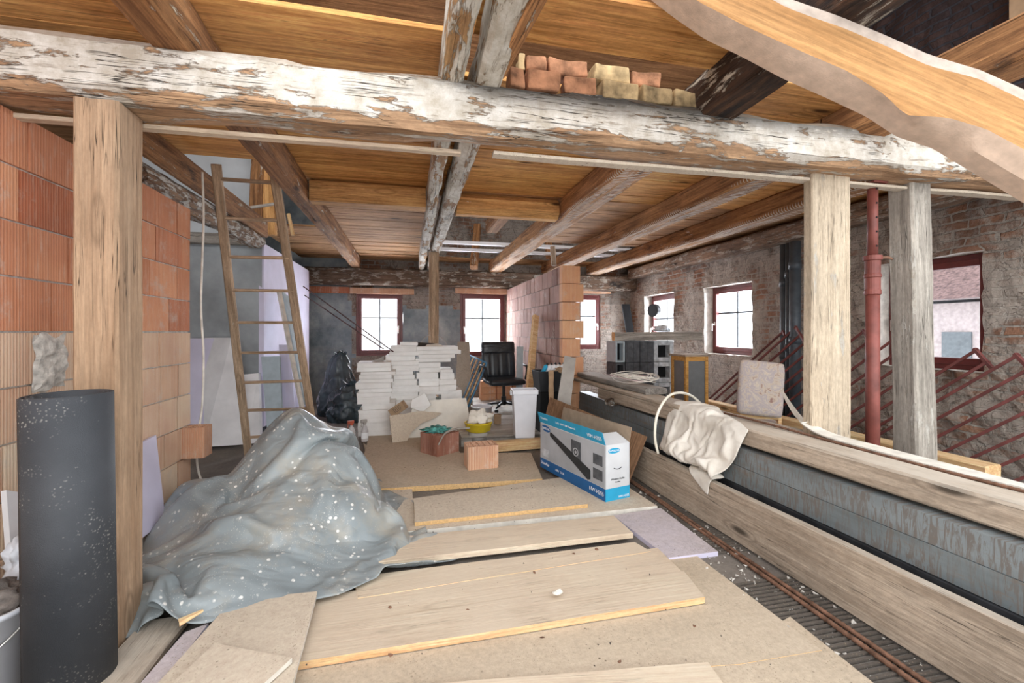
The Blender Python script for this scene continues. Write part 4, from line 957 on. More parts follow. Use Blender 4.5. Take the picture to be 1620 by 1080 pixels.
# ---- white bin
bn = empty('waste_bin', PZ(829,690,.12), -.12, 'tall square white plastic bin standing on the platform', 'bin')
bm = bmesh.new(); w0, w1, h = .115, .145, .58
def taper_shell(bm, w0, w1, h, d=.85, t=.006):
    o = [[bm.verts.new((sx*w, sy*w*d, z)) for sx, sy in ((-1,-1),(1,-1),(1,1),(-1,1))] for w, z in ((w0,0),(w1,h),(w1-t,h),(w0-t,.01))]
    for a, b in zip(o, o[1:]):
        for k in range(4): bm.faces.new((a[k], a[(k+1)%4], b[(k+1)%4], b[k]))
    bm.faces.new(o[0]); bm.faces.new(o[-1])
taper_shell(bm, w0, w1, h); bevel(link('bin_body', bm, M['whiteplastic'], bn), .008, 3)
bm = bmesh.new()
for sx in (-1,1): box(bm, (sx*.150-.006,-.13,h-.05), (sx*.150+.006,.13,h+.004))
for sy in (-1,1): box(bm, (-.156,sy*.128-.006,h-.05), (.156,sy*.128+.006,h+.004))
bevel(link('rim', bm, M['whiteplastic'], bn), .004)
bm = bmesh.new(); cbox(bm, (-.165,-.04,h-.04), (.025,.07,.05)); bevel(link('handle', bm, M['whiteplastic'], bn), .006)
# ---- white tub with green label
tb = empty('plaster_tub', PZ(762,668,.12), -.4, 'round white plastic tub with a green label', 'tub')
bm = bmesh.new(); lathe(bm, [(.11,0),(.128,.2),(.136,.2),(.136,.215),(.124,.215),(.108,.01)], 28); link('tub_body', bm, M['whiteplastic'], tb, True)
bm = bmesh.new()
R = [[bm.verts.new(((.1265+.0*z)*(1+ (z-.12)*.7)*math.cos(t), (.1265)*(1+(z-.12)*.7)*math.sin(t), z)) for z in (.09,.15)] for t in [-PI/2-.5+1.0*k/12-.1 for k in range(13)]]
for a, b in zip(R, R[1:]): bm.faces.new((a[0], b[0], b[1], a[1]))
link('label', bm, M['greenlabel'], tb); tb.scale = (1.15,1.15,1.1)
# small brown can
bm = bmesh.new(); lathe(bm, [(.05,0),(.052,.13),(.046,.13),(.045,.02)], 20); tag(link('metal_can', bm, M['card'], smooth=False, loc=PZ(787,670,.13)), 'small brown can behind the yellow bucket', 'can')
# yellow bucket and cloth
yb_ = empty('yellow_bowl', PZ(759,700,.05)+Vector((0,.12,.0)), 0, 'round yellow plastic bowl full of rags behind the pale clay block', 'bowl')
bm = bmesh.new(); lathe(bm, [(.08,.10),(.115,.12),(.128,.2),(.136,.205),(.134,.215),(.12,.212),(.10,.14)], 28); link('bowl_body', bm, M['yellow'], yb_, True)
bm = bmesh.new(); lathe(bm, [(.09,0),(.095,.1)], 20); link('bowl_foot', bm, M['grey_board'], yb_, True); yb_.scale = (1.3,1.3,1.08)
def blob(name, loc, s, m, label, cat, seed=1, amp=.25, f=2.2, sub=4, parent=None, spike=0, tw=None):
    bm = bmesh.new(); bmesh.ops.create_icosphere(bm, subdivisions=sub, radius=1)
    for v in bm.verts:
        n = v.co.normalized(); a = mn.noise(n*f+Vector((seed*3.3,0,0))); b = abs(mn.noise(n*f*2.2+Vector((0,seed*2.1,0)))); c = abs(mn.noise(n*f*4.5+Vector((0,0,seed))))
        k = 1 + amp*a*1.4 - amp*.9*b*1.2 - amp*.4*c + spike*max(0, n.z)**6
        p = n*k; v.co = Vector((p.x*s[0], p.y*s[1], max(p.z*s[2], -s[2]*.5)))
    o = link(name, bm, m, parent, True, loc=loc); return tag(o, label, cat) if label else o
q = PZ(759,700,.05)+Vector((0,.12,.0))
blob('white_rag', q+Vector((.03,-.03,.29)), (.14,.07,.13), M['cloth'], 'crumpled white rag sticking up from the yellow bowl', 'rag', 3, .55, 1.3)
blob('work_glove', q+Vector((-.08,.0,.235)), (.05,.05,.05), M['grey_board'], 'grey rag end hanging over the left rim of the yellow bowl', 'rag', 5, .5)
# ---- clay blocks in front
def clay(name, w, d, h, loc, rz, m, label, holes=True, grooves=True, rx=0, axis='z'):
    e = empty(name, loc, rz, label, 'block'); e.rotation_euler = (rx, 0, rz)
    bm = bmesh.new(); t = .014; nx, ny = max(2, int(w/.05)), max(2, int(d/.04))
    z0 = 0
    box(bm, (-w/2,-d/2,0), (w/2,-d/2+t,h)); box(bm, (-w/2,d/2-t,0), (w/2,d/2,h)); box(bm, (-w/2,-d/2+t,0), (-w/2+t,d/2-t,h)); box(bm, (w/2-t,-d/2+t,0), (w/2,d/2-t,h))
    for k in range(1, nx): x = -w/2+w*k/nx; box(bm, (x-.004,-d/2+t,0), (x+.004,d/2-t,h-.003))
    for k in range(1, ny): y = -d/2+d*k/ny; box(bm, (-w/2+t,y-.004,0), (w/2-t,y+.004,h-.004))
    link('block_body', bm, m, e)
    bm = bmesh.new(); n = int(w/.016)
    for k in range(n): cbox(bm, (-w/2+.008+.016*k, -d/2-.0015, h/2), (.009, .004, h))
    n = int(d/.016)
    for k in range(n):
        for s in (-1,1): cbox(bm, (s*(w/2+.0015), -d/2+.008+.016*k, h/2), (.004, .009, h))
    link('ribbing', bm, m, e); return e
p = (PZ(733,745,.05)+PZ(788,741,.05))/2
clay('hollow_clay_block', .30, .22, .225, p+Vector((.02,.13,0)), .08, M['blk_beige'], 'pale upright hollow clay block in front of the yellow bowl')
p = PZ(693,722,.05)
e = clay('hollow_clay_block', .31, .30, .225, p+Vector((.03,.2,.0)), .62, M['blk_terra'], 'red hollow clay block lying turned, covered with green netting')
blob('green_net', p+Vector((-.0,.22,.24)), (.15,.10,.045), M['net'], 'bunch of green netting on the red clay block', 'net', 7, .5, 3)
bm = bmesh.new(); tube(bm, smoothcurve([p+Vector((.0,-.06,.14)), p+Vector((.08,.0,.25)), p+Vector((.22,.1,.27)), p+Vector((.36,.15,.26))], 6), [.008]*6+[.012]*13, 8)
tag(link('rope_end', bm, M['rope'], smooth=True), 'grey rope lying across the red clay block', 'rope')
# blocks at the end of the left wall
clay('hollow_clay_block', .34, .15, .24, (-1.765, 4.03, .405), 0, M['blk_beige'], 'clay block sticking out of the end of the left wall, low beside the hanging cable')
blob('brick_rubble', (-1.50,3.62,.05), (.12,.10,.10), M['oldbrick'], 'lump of orange brick rubble at the foot of the left wall', 'rubble', 2, .3)
e = clay('hollow_clay_block', .10, .16, .11, (-1.86,3.47,2.405), 0, M['blk_red'], 'small cracked hollow block on top of the left wall'); e.rotation_euler = (0, 0, 0)
# mortar patch on left wall
bm = bmesh.new(); c0 = PX(78,572,-1.75); n = 16; R0 = []
vs = []
for i in range(15):
    for j in range(19): 
        u, v = i/14*2-1, j/18*2-1; e_ = max(0, 1-(abs(u)**3+abs(v)**4)); q = Vector((0, u*.10, v*.135)); r = 1+.25*mn.noise(q*14)
        vs.append(bm.verts.new(Vector((.002+.028*e_**.6*(1+.8*mn.noise(q*25)), q.y*r, q.z*r))))
for i in range(14):
    for j in range(18): bm.faces.new((vs[i*19+j], vs[(i+1)*19+j], vs[(i+1)*19+j+1], vs[i*19+j+1]))
tag(link('mortar_patch', bm, M['mortar_pale'], loc=(-1.75, c0.y, c0.z)), 'rough grey mortar patch smeared on the beige blocks of the left wall', 'mortar patch')
# ---- black roll
RR = Vector((-1.285, 2.06, .035)); ro = empty('roofing_felt_roll', RR, 0, 'tall black roll of roofing felt standing at the left post', 'roll')
ro.rotation_euler = (0, -.012, 0)
bm = bmesh.new(); n = 150; H = 1.125; rows = []
for i in range(n+1):
    t = 2*PI*3.0*i/n; r = .140 - .014*i/n*3; a = t - 2.2
    wob = .002*mn.noise(Vector((a, 0, 0)))
    rows.append((math.cos(a)*(r+wob), math.sin(a)*(r+wob), math.cos(a)*(r-.004), math.sin(a)*(r-.004), .006*mn.noise(Vector((i*.05, 2, 0)))))
V = [[bm.verts.new((x0,y0,0)), bm.verts.new((x0,y0,H+dz)), bm.verts.new((x1,y1,H+dz)), bm.verts.new((x1,y1,0))] for x0,y0,x1,y1,dz in rows]
for a, b in zip(V, V[1:]):
    for k in range(4): bm.faces.new((a[k], a[(k+1)%4], b[(k+1)%4], b[k]))
bm.faces.new(V[0]); bm.faces.new(V[-1])
link('felt_sheet', bm, M['felt'], ro, True)
bm = bmesh.new(); lathe(bm, [(.075,.02),(.075,H-.02)], 24, close=False); link('inner_wrap', bm, M['felt'], ro, True)
# ---- boards against left wall
plate('foam_board', [PX(203,868,-1.60), PX(262,822,-1.60), PX(247,688,-1.71), PX(203,712,-1.71)], .03, M['xps'], side=(1,0,0), label='lilac foam board leaning on the left block wall behind the post', cat='foam board')
plate('narrow_board', [PX(22,930,-1.66), PX(40,925,-1.66), PX(30,778,-1.72), PX(10,775,-1.72)], .02, M['white_board'], side=(1,0,0), label='thin white board edge standing left of the black roll', cat='board')
# white bucket lower left
bk_ = empty('rubble_bucket', (-1.595, 2.10, 0), 0, 'white bucket full of rubble at the left picture edge', 'bucket')
bm = bmesh.new(); lathe(bm, [(.12,0),(.145,.33),(.155,.33),(.155,.35),(.14,.35),(.115,.02)], 28); link('bucket_body', bm, M['whiteplastic'], bk_, True)
bm = bmesh.new(); tube(bm, [(.15*math.cos(t), .15*math.sin(t), .30 - .10*abs(math.sin(t))) for t in [PI+PI*k/20 for k in range(21)]], .004, 6); link('bucket_handle', bm, M['chrome'], bk_, True)
blob('plaster_rubble', (-1.595,2.10,.35), (.12,.12,.09), M['mortar'], 'grey rubble heaped in the white bucket', 'rubble', 9, .3, 4)
blob('plastic_sheet', (-1.60,2.36,.42), (.09,.12,.14), M['whiteplastic'], 'crumpled white plastic behind the rubble bucket', 'plastic sheet', 11, .5, 2)
# ---- boards in the alcove and along the rear-left
def vb(px, cs, t, m, label, cat='board', **k): return lean('leaning_board', px, cs, t, m, label, cat, 'boards leaning in the left alcove', **k)
vb([(297,702),(352,702),(352,535),(295,535)], [5.25,5.35,5.44,5.4], .03, M['xps'], 'lilac foam board in the alcove behind the hanging cable')
vb([(322,707),(386,703),(366,534),(324,534)], [5.2,5.3,5.4,5.45], .03, [M['white_board'], M['white_edge']], 'tall pale board standing in the alcove left of the ladder')
o = plate('foam_board', [PX(417,675,-1.82), PX(489,640,-1.84), PX(489,428,-1.84), PX(418,385,-1.84)], .06, M['xps'], side=(1,0,0), label='tall lilac foam board standing behind the ladder', cat='foam board')
vb([(389,702),(412,700),(409,590),(386,592)], [5.4,5.4,5.58,5.55], .05, M['white_board'], 'stack of narrow white boards seen between the lower rungs')
vb([(424,700),(448,700),(442,563),(413,564)], [5.42,5.42,5.6,5.6], .03, M['bluegrey'], 'pale blue grey board leaning behind the ladder, left of the slim ones')
vb([(447,690),(470,686),(458,545),(441,545)], [5.6,5.65,5.8,5.75], .03, M['xps'], 'narrow lilac board leaning behind the ladder')
vb([(479,655),(484,655),(445,458),(440,458)], [5.35,5.4,5.95,5.9], .03, M['white_edge'], 'long slim white batten leaning behind the ladder')
vb([(484,640),(490,630),(470,480),(447,460)], [5.6,5.8,6.3,6.0], .02, M['bluegrey'], 'shiny pale sheet beside the slim white batten')
# ladder
ld = empty('ladder', (0,0,0), 0, 'tall tapering wooden ladder leaning up to the ceiling opening', 'ladder')
Lb = PZ(393,722,.0); Rb = PZ(502,690,.0); 
Rb = PC(501,688,5.15); Rb.z = 0.0
Lt = PC(343,272,3.75); Rt = PC(437,292,3.85)
def rail(a, b):
    bm = timber_bm((b-a).length, .075, .04, amp=.004, cham=.008, seed=random.random()*9); return link('side_rail', bm, M['ladder'], ld, mat=frame_mat(a, b, up=Vector((0,1,0))))
Lt2 = Lb.lerp(Lt, 1.02); Rt2 = Rb.lerp(Rt, 1.04)
rail(Lb, Lt2); rail(Rb, Rt2)
def onrail(a, b, y):   # t where rail projects to image row y
    lo, hi = 0, 1.02
    for _ in range(40):
        t = (lo+hi)/2; p = a.lerp(b, t); cz = p.x*SA + p.y*CA; py = HY - F*(p.z-EYE)/cz
        if py > y: lo = t
        else: hi = t
    return a.lerp(b, t)
for yl, yr in ((283,289),(345,349),(406,408),(459,460),(510,510),(558,557),(605,602),(649,646),(692,684)):
    p, q = onrail(Lb, Lt2, yl), onrail(Rb, Rt2, yr)
    bm = timber_bm((q-p).length+.03, .035, .028, amp=.002, cham=.006, seed=yl); d = (q-p).normalized(); link('rung', bm, M['ladder'], ld, mat=frame_mat(p-d*.015, q+d*.015))
# hanging cable
bm = bmesh.new(); tube(bm, smoothcurve([PC(320,272,3.7), PC(322,350,3.7), PC(318,480,3.7), PC(322,560,3.7), PC(320,640,3.7), PC(313,690,3.68), PC(312,735,3.66), PC(322,768,3.62), PC(332,775,3.6)], 8), .009, 8)
tag(link('hanging_cable', bm, M['wire'], smooth=True), 'white cable hanging from the ceiling in front of the alcove', 'cable')
timber('wood_peg', PC(456,338,4.9), PC(464,372,4.9), .04, .03, M['newwood'], 'small wooden peg hanging beside the ladder top', 'peg', up=Vector((0,1,0)))
# ---- black rubbish bags
def bag(loc, sc_, label, seed, neck):
    e = empty('rubbish_bag', loc, 0, label, 'bag')
    bm = bmesh.new(); bmesh.ops.create_icosphere(bm, subdivisions=6, radius=1)
    for v in bm.verts:
        n = v.co.normalized(); a = math.atan2(n.y, n.x)
        k = 1.05 + .16*mn.noise(n*1.5+Vector((seed,0,0))) - .20*abs(mn.noise(n*2.6+Vector((0,seed,0)))) - .07*abs(mn.noise(n*5.5+Vector((0,0,seed))))
        up = max(0, n.z); k += neck*up**5*1.1 - .06*up*abs(math.sin(a*6+seed+3*n.z))
        v.co = Vector((n.x*k*sc_[0]*(1-.55*neck*up**2), n.y*k*sc_[1]*(1-.55*neck*up**2), max(-.45, n.z*k)*sc_[2] + .45*sc_[2]))
    link('bag_body', bm, M['bag'], e, True)
    bm = bmesh.new(); zt = sc_[2]*(.45+1.0+.9*neck); V = []
    for i in range(7):
        t = i/6; r = .02 + .07*t
        V.append([bm.verts.new((r*math.cos(b)*(1+.4*math.sin(3*b+seed)), r*math.sin(b), zt-.10+.13*t+.03*math.sin(4*b)*t)) for b in [2*PI*k/20 for k in range(20)]])
    for a, b in zip(V, V[1:]):
        for k in range(20): bm.faces.new((a[k], a[(k+1)%20], b[(k+1)%20], b[k]))
    link('bag_neck', bm, M['bag'], e, True)
q = PZ(540,672,0)
bag(q+Vector((.08,.38,0)), (.38,.30,.40), 'shiny black rubbish bag lying left of the white slab piles', 3, .0)
bag(q+Vector((-.16,.92,0)), (.36,.30,.52), 'black rubbish bag with a pointed tied top behind the rounder one', 8, .55)
# ---- spray bottles
def spray(px, py, label, hm):
    e = empty('spray_bottle', PZ(px, py, .055), .5, label, 'bottle', 'spray bottles')
    bm = bmesh.new(); lathe(bm, [(.042,0),(.045,.02),(.045,.13),(.03,.18),(.016,.2),(.016,.22)], 20, sx=1, sy=.7); link('bottle_body', bm, M['plasticclear'], e, True)
    bm = bmesh.new(); cbox(bm, (-.01,0,.25), (.08,.028,.04)); cbox(bm, (0,0,.225), (.035,.035,.03)); bevel(link('spray_head', bm, hm, e), .006)
    bm = bmesh.new(); tube(bm, [(-.035,0,.235),(-.045,0,.2),(-.04,0,.185)], .005, 6); link('trigger', bm, hm, e, True)
    bm = bmesh.new(); lathe(bm, [(.0455,.04),(.0455,.11)], 20, sx=1.005, sy=.71, close=False); link('label', bm, M['print_w'], e)
spray(577,698, 'milky spray bottle with a grey head at the foot of the left white pile', M['grey_board'])
spray(556,700, 'spray bottle with a red head left of the grey headed one', M['sprayred'])
# ---- tub with bottles by the partition
tu = empty('black_crate', PC(866,620,6.1)+Vector((0,0,-.28)), 0, 'black plastic trough standing at the partition end', 'trough')
bm = bmesh.new(); taper_shell(bm, .20, .23, .26, .7); tu.location = (1.80, 5.52, .64); bevel(link('trough_body', bm, M['blackplastic'], tu), .01)
tl = [M['boxblue'], M['print_w'], M['print_w'], M['print_w'], M['print_w']]
bm = bmesh.new(); box(bm, (1.60,5.38,.128), (2.0,5.66,.635)); tag(link('dark_box', bm, M['hole']), 'near-black box below the black trough', 'crate')  # near-black box put in for the dark region below the trough
for k in range(5):
    e = empty('plastic_bottle', (1.66+.06*k, 5.50, .86), 0, 'small bottle in the black trough, %s from the left' % ORD[k], 'bottle', 'bottles in the black trough'); e.rotation_euler = (0, .5, .1*k)
    bm = bmesh.new(); lathe(bm, [(.028,0),(.028,.11),(.012,.13)], 14); link('bottle_body', bm, tl[k], e, True)
    bm = bmesh.new(); lathe(bm, [(.014,.128),(.014,.155)], 12); link('bottle_cap', bm, M['blackplastic'], e, True)
blob('brown_cloth', (1.92,5.40,.90), (.12,.07,.05), M['card'], 'brown leather cloth draped over the black trough rim', 'cloth', 4, .5)
lean('cloth_strip', [(868,640),(876,642),(876,585),(868,585)], [5.3,5.3,5.5,5.5], .02, M['card'], 'brown leather strap hanging from the trough', 'strap', side=(0,-1,0), rough=.01)
lean('grey_plank', [(877,664),(899,672),(911,566),(893,562)], [5.0,4.95,5.3,5.35], .025, [M['grey_board'], M['white_edge']], 'narrow grey panel leaning beside the black trough', side=(-.2,-1,0))
lean('leaning_plank', [(832,650),(840,652),(853,500),(846,497)], [6.3,6.35,7.1,7.05], .06, M['newwood'], 'orange plank leaning on the partition blocks', 'plank', side=(-1,-1,0))
lean('leaning_board', [(816,640),(827,640),(828,548),(817,548)], [7.2,7.2,7.4,7.4], .03, M['bluegrey'], 'pale blue board beside the office chair', side=(0,-1,0))
lean('leaning_board', [(836,612),(848,612),(848,552),(838,552)], [6.9,7.0,7.3,7.2], .03, M['grey_board'], 'grey green board behind the orange leaning plank', side=(-1,-1,0))
timber('lumber_beam', PZ(850,672,.13)+Vector((0,.3,.11)), PZ(898,674,.13)+Vector((0,.3,.11)), .1, .1, M['newwood'], 'short fresh lumber end under the grey panel', 'timber')
# ---- printed carton
F0 = PZ(855,738,.045); F1 = PZ(958,794,.045)
dx = (F1-F0); Lc = dx.length; rz = math.atan2(dx.y, dx.x)
bx = empty('printed_carton', F0, rz, 'open white and blue printed speaker carton standing on the boards', 'box')
H = .45; D = .245
bm = bmesh.new(); t = .004
box(bm, (0,0,0), (Lc,t,H)); box(bm, (0,D-t,0), (Lc,D,H)); box(bm, (0,0,0), (t,D,H)); box(bm, (Lc-t,0,0), (Lc,D,H)); box(bm, (0,0,0), (Lc,D,t))
link('carton_body', bm, M['boxwhite'], bx)
def fl(name, pts, m, par=bx, t=.003, **k):
    o = plate(name, pts, t, m, parent=par, **k); return o
ff = fl('front_flap', [(-.01,0,H),(Lc,0,H),(Lc-.005,-.03,H+.105),(-.005,-.03,H+.105)], M['boxblue'], side=(0,-1,0)); ff['label'] = 'light blue raised front flap'
fl('rear_flap', [(0,D,H),(Lc,D,H),(Lc,D+.02,H+.12),(0,D+.03,H+.13)], M['card_in'], side=(0,-1,0))
fl('side_flap', [(Lc,0,H),(Lc,D,H),(Lc-.14,D-.02,H+.06),(Lc-.14,.02,H+.06)], M['boxwhite'], side=(0,0,1))
def dec(name, x0, x1, z0, z1, m, y=-.001, par=bx, lab=None):
    bm = bmesh.new(); box(bm, (x0,y,z0), (x1,y+.001,z1)); o = link(name, bm, m, par)
    if lab: o['label'] = lab
    return o
dec('printed_band', 0, Lc, 0, .10, M['boxnavy'], lab='dark blue band along the bottom of the carton')
dec('printed_picture', .012, Lc-.01, .103, H-.006, M['boxgrey'], lab='grey product picture on the carton front')
# pictured sound bar & subwoofer
def pq(name, pts, m, y=-.003):
    bm = bmesh.new(); v = [bm.verts.new((x, y, z)) for x, z in pts]; w_ = [bm.verts.new((x, y+.001, z)) for x, z in pts]; bm.faces.new(v); bm.faces.new(w_)
    for i in range(len(v)): bm.faces.new((v[i], v[(i+1)%len(v)], w_[(i+1)%len(v)], w_[i]))
    return link(name, bm, m, bx)
pq('pictured_sound_bar', [(.19,.385),(.21,.39),(.84,.20),(.84,.125),(.80,.11),(.19,.35)], M['print_d'], -.0045)
pq('pictured_woofer', [(.55,.40),(.70,.395),(.70,.21),(.56,.245)], M['concrete_d'], -.0035)
bm = bmesh.new(); 
for i, (r, y) in enumerate(((.042,-.0052),(.03,-.0056),(.016,-.006))):
    vs = [bm.verts.new((.625+r*math.cos(a), y, .30+r*math.sin(a)*.9)) for a in [2*PI*k/24 for k in range(24)]]; f = bm.faces.new(vs); f.material_index = i % 2
link('pictured_cone', bm, [M['boxgrey'], M['print_d']], bx)
for z0 in (.15, .27): dec('printed_inset', Lc-.16, Lc-.035, z0, z0+.085, M['concrete_d'], -.004)
dec('printed_inset', .03, .17, .13, .20, M['concrete'], -.004)
def text(body, loc, size, m, par, rot=(PI/2,0,0), name='printed_text', ext=.0006, sx=1):
    c = bpy.data.curves.new(name, 'FONT'); c.body = body; c.size = size; c.extrude = ext; c.align_x = 'CENTER'; c.align_y = 'CENTER'
    o = bpy.data.objects.new(name, c); COL.objects.link(o); o.location = loc; o.rotation_euler = rot; c.materials.append(m)
    me = bpy.data.meshes.new_from_object(o); me.materials.clear(); me.materials.append(m); bpy.data.objects.remove(o, do_unlink=True)
    o = bpy.data.objects.new(name, me); COL.objects.link(o); o.location = loc; o.rotation_euler = rot; o.parent = par; return o
def oval(loc, a, b, m, par, rot=(0,0,0)):
    bm = bmesh.new(); vs = [bm.verts.new((a*math.cos(t), 0, b*math.sin(t))) for t in [2*PI*k/32 for k in range(32)]]; bm.faces.new(vs); o = link('printed_oval', bm, m, par, loc=loc, rot=rot); return o
oval((.115,-.0035,H-.045), .08, .03, M['boxnavy'], bx, (0,.08,0)); text('SAMSUNG', (.115,-.0048,H-.045), .03, M['print_w'], bx, (PI/2,0,0))
text('Soundbar', (.10,-.0035,.058), .04, M['print_w'], bx)
text('HW-H355', (Lc-.115,-.0035,.05), .045, M['print_w'], bx); text('120W   2.1Ch', (.36,-.0035,.05), .026, M['print_w'], bx)
fr = math.atan2(.03,.105)
text('HW-H355', (Lc-.12,-.0215,H+.045), .045, M['print_w'], bx, (PI/2+fr,0,0)); text('Soundbar', (.11,-.0215,H+.055), .035, M['print_w'], bx, (PI/2+fr,0,0)); 
text('2.1Ch  120W  USB  Bluetooth', (.48,-.0225,H+.055), .026, M['print_w'], bx, (PI/2+fr,0,0))
bm = bmesh.new(); box(bm, (Lc,0,0), (Lc+.001,D,.10)); link('side_band', bm, M['boxblue'], bx)
oval((Lc+.002,.085,H-.05), .06, .022, M['boxblue'], bx, (0,0,PI/2)); text('SAMSUNG', (Lc+.003,.085,H-.05), .023, M['print_w'], bx, (PI/2,0,PI/2))
text('HW-H355', (Lc+.002,D-.06,.022), .026, M['print_w'], bx, (PI/2,0,PI/2)); text('Wireless Audio', (Lc+.002,D/2,.17), .022, M['print_d'], bx, (PI/2,0,PI/2)); text('Soundbar', (Lc+.002,D/2,.145), .014, M['print_d'], bx, (PI/2,0,PI/2))
bm = bmesh.new(); tube(bm, [(Lc+.0025, D/2-.04+.08*k/8, .26+.012*math.sin(PI*k/8+PI)) for k in range(9)], .003, 5); link('printed_line', bm, M['print_d'], bx)
plate('brown_board', [PC(990,772,3.95), PC(1022,690,3.92), PC(870,628,5.05), PC(855,690,5.1)], .02, M['brownboard'], side=(-1,-1,0), label='worn brown board standing behind the printed carton', cat='board')
# ---- cable coil & hose
cc = Vector((2.36,4.42,.862)); bm = bmesh.new(); r2 = random.Random(5)
for k in range(9):
    ph = r2.uniform(0, 6); rx, ry = r2.uniform(.15,.24), r2.uniform(.20,.36); ox, oy = r2.uniform(-.03,.05), r2.uniform(-.05,.05); tl_ = r2.uniform(-.12,.12)
    pts = [cc + Vector((ox+rx*math.cos(t), oy+ry*math.sin(t), .012+.012*k*.5+.03*(1+math.sin(2*t+ph))*.5 + tl_*.12*math.cos(t))) for t in [2*PI*i/40 for i in range(41)]]
    tube(bm, pts, .0045, 6, mi=k % 2 if k % 3 == 0 else 0)
tag(link('cable_coil', bm, [M['wire'], M['wire_pink']], smooth=True), 'loose coil of pale and pink cable on the grey weathered plank', 'cable coil')
bm = bmesh.new(); tube(bm, smoothcurve([PC(1041,717,3.7), PC(1036,690,3.68), PC(1040,655,3.66), PC(1056,628,3.75), PC(1075,621,3.85), PC(1094,626,3.95), PC(1108,638,3.9)], 8), .011, 10)
tag(link('bent_hose', bm, M['hose'], smooth=True), 'cream coloured hose arching over the timber stack', 'hose')
# ---- flue block pile and its timber
fx0 = PC(978,0,6.6).x; Yf = 6.0
FB = [(978,1014,0),(1016,1040,1),(1040,1066,2)]
def flue(x0, x1, z0, z1, m, hole, label):
    a = PY(x0, 560, Yf).x; b = PY(x1, 560, Yf).x; w_ = b-a; h = z1-z0
    e = empty('flue_block', ((a+b)/2, Yf, z0), 0, label, 'block', 'concrete flue blocks')
    bm = bmesh.new(); d = .32; t = w_*.2
    if hole:
        box(bm, (-w_/2,0,0), (-w_/2+t,d,h)); box(bm, (w_/2-t,0,0), (w_/2,d,h)); box(bm, (-w_/2+t,0,0), (w_/2-t,d,t)); box(bm, (-w_/2+t,0,h-t), (w_/2-t,d,h))
    else:
        box(bm, (-w_/2,0,0), (w_/2,d,h)); box(bm, (-w_/2+.02,-.008,0), (-.012,0,h)); box(bm, (.012,-.008,0), (w_/2-.02,0,h))
    bevel(link('block_shell', bm, m, e), .01)
    if hole:
        bm = bmesh.new(); box(bm, (-w_/2+t,.12,t), (w_/2-t,d-.01,h-t)); link('hole_shade', bm, M['hole'], e)  # black box takes the place of shade inside the hole
    return e
rows_ = [(.0,.32),(.32,.64),(.64,.95),(.95,1.27)]
names = ['lowest row','second row','third row','top row']
for j, (z0, z1) in enumerate(rows_):
    flue(974,989, z0, z1-.006, M['bluegrey'] if j > 2 else M['concrete_d'], True, 'narrow flue block in the left column, %s' % names[j])
    flue(990,1012, z0, z1-.006, M['concrete_d'], False, 'dark flue block in the second column, %s' % names[j])
    flue(1013,1034, z0, z1-.006, M['concrete_d'], j == 1, 'dark flue block in the third column, %s' % names[j])
    flue(1035,1066, z0, z1-.006, M['concrete'], True, 'white faced flue block with a square hole, right column, %s' % names[j])
a = PY(976,530,Yf); b = PY(1108,530,Yf-.1)
timber('grey_timber', (a.x, Yf+.12, 1.335), (b.x, Yf-.08, 1.34), .16, .125, M['timber_grey'], 'grey squared timber lying across the flue blocks', 'timber', endm=M['newwood'])
blob('stone_lump', (3.72,6.05,1.44), (.14,.08,.07), M['concrete'], 'small grey stone lump on the grey timber', 'stone', 6, .3)
bm = bmesh.new(); tube(bm, [(4.72,8.0,1.83),(4.80,8.03,1.83)], .13, 20)
tag(link('round_disc', bm, M['blackplastic']), 'dark round disc hanging at the small rear window', 'disc')
lean('black_board', [(1008,630),(1020,630),(996,481),(984,481)], [9.1,9.1,9.45,9.45], .05, M['hole'], 'narrow black board standing in the far corner', side=(0,-1,0))  # narrow near-black strip leaning in the far corner
# ---- lantern cabinet
LC = PZ(1092,0,0); P0 = PC(1085,564,5.5)
lc = empty('glazed_lantern', (P0.x, P0.y, 0), 0.0, 'honey coloured wooden lantern cabinet with dull glass panels', 'cabinet')
lw, lh = .32, P0.z
z0 = .45
for sx in (0,1):
    for sy in (0,1):
        bm = bmesh.new(); cbox(bm, (.02+sx*(lw-.04), .02+sy*(lw-.04), (z0+lh)/2), (.04,.04,lh-z0)); bevel(link('corner_post', bm, M['cabwood'], lc), .003)
bm = bmesh.new(); cbox(bm, (lw/2,lw/2,lh+.012), (lw+.04,lw+.04,.025)); bevel(link('lid', bm, M['timber'], lc), .004)
bm = bmesh.new()
for z in (lh-.03, z0+.03):
    cbox(bm, (lw/2,.018,z), (lw-.04,.03,.055)); cbox(bm, (lw/2,lw-.018,z), (lw-.04,.03,.055)); cbox(bm, (.018,lw/2,z), (.03,lw-.04,.055)); cbox(bm, (lw-.018,lw/2,z), (.03,lw-.04,.055))
link('rail_frame', bm, M['cabwood'], lc)
for nm_, c, s in (('front_panel',(lw/2,.02,(z0+lh)/2),(lw-.08,.005,lh-z0-.1)), ('side_panel',(.02,lw/2,(z0+lh)/2),(.005,lw-.08,lh-z0-.1))):
    bm = bmesh.new(); cbox(bm, c, s); link(nm_, bm, M['frost'], lc)
bm = bmesh.new(); box(bm, (lw/2-.2,lw/2-.2,0), (lw/2+.2,lw/2+.2,.448)); o = link('support_crate', bm, M['timber_grey'], loc=(P0.x,P0.y,0), rot=(0,0,0)); tag(o, 'low grey crate carrying the lantern cabinet', 'crate')
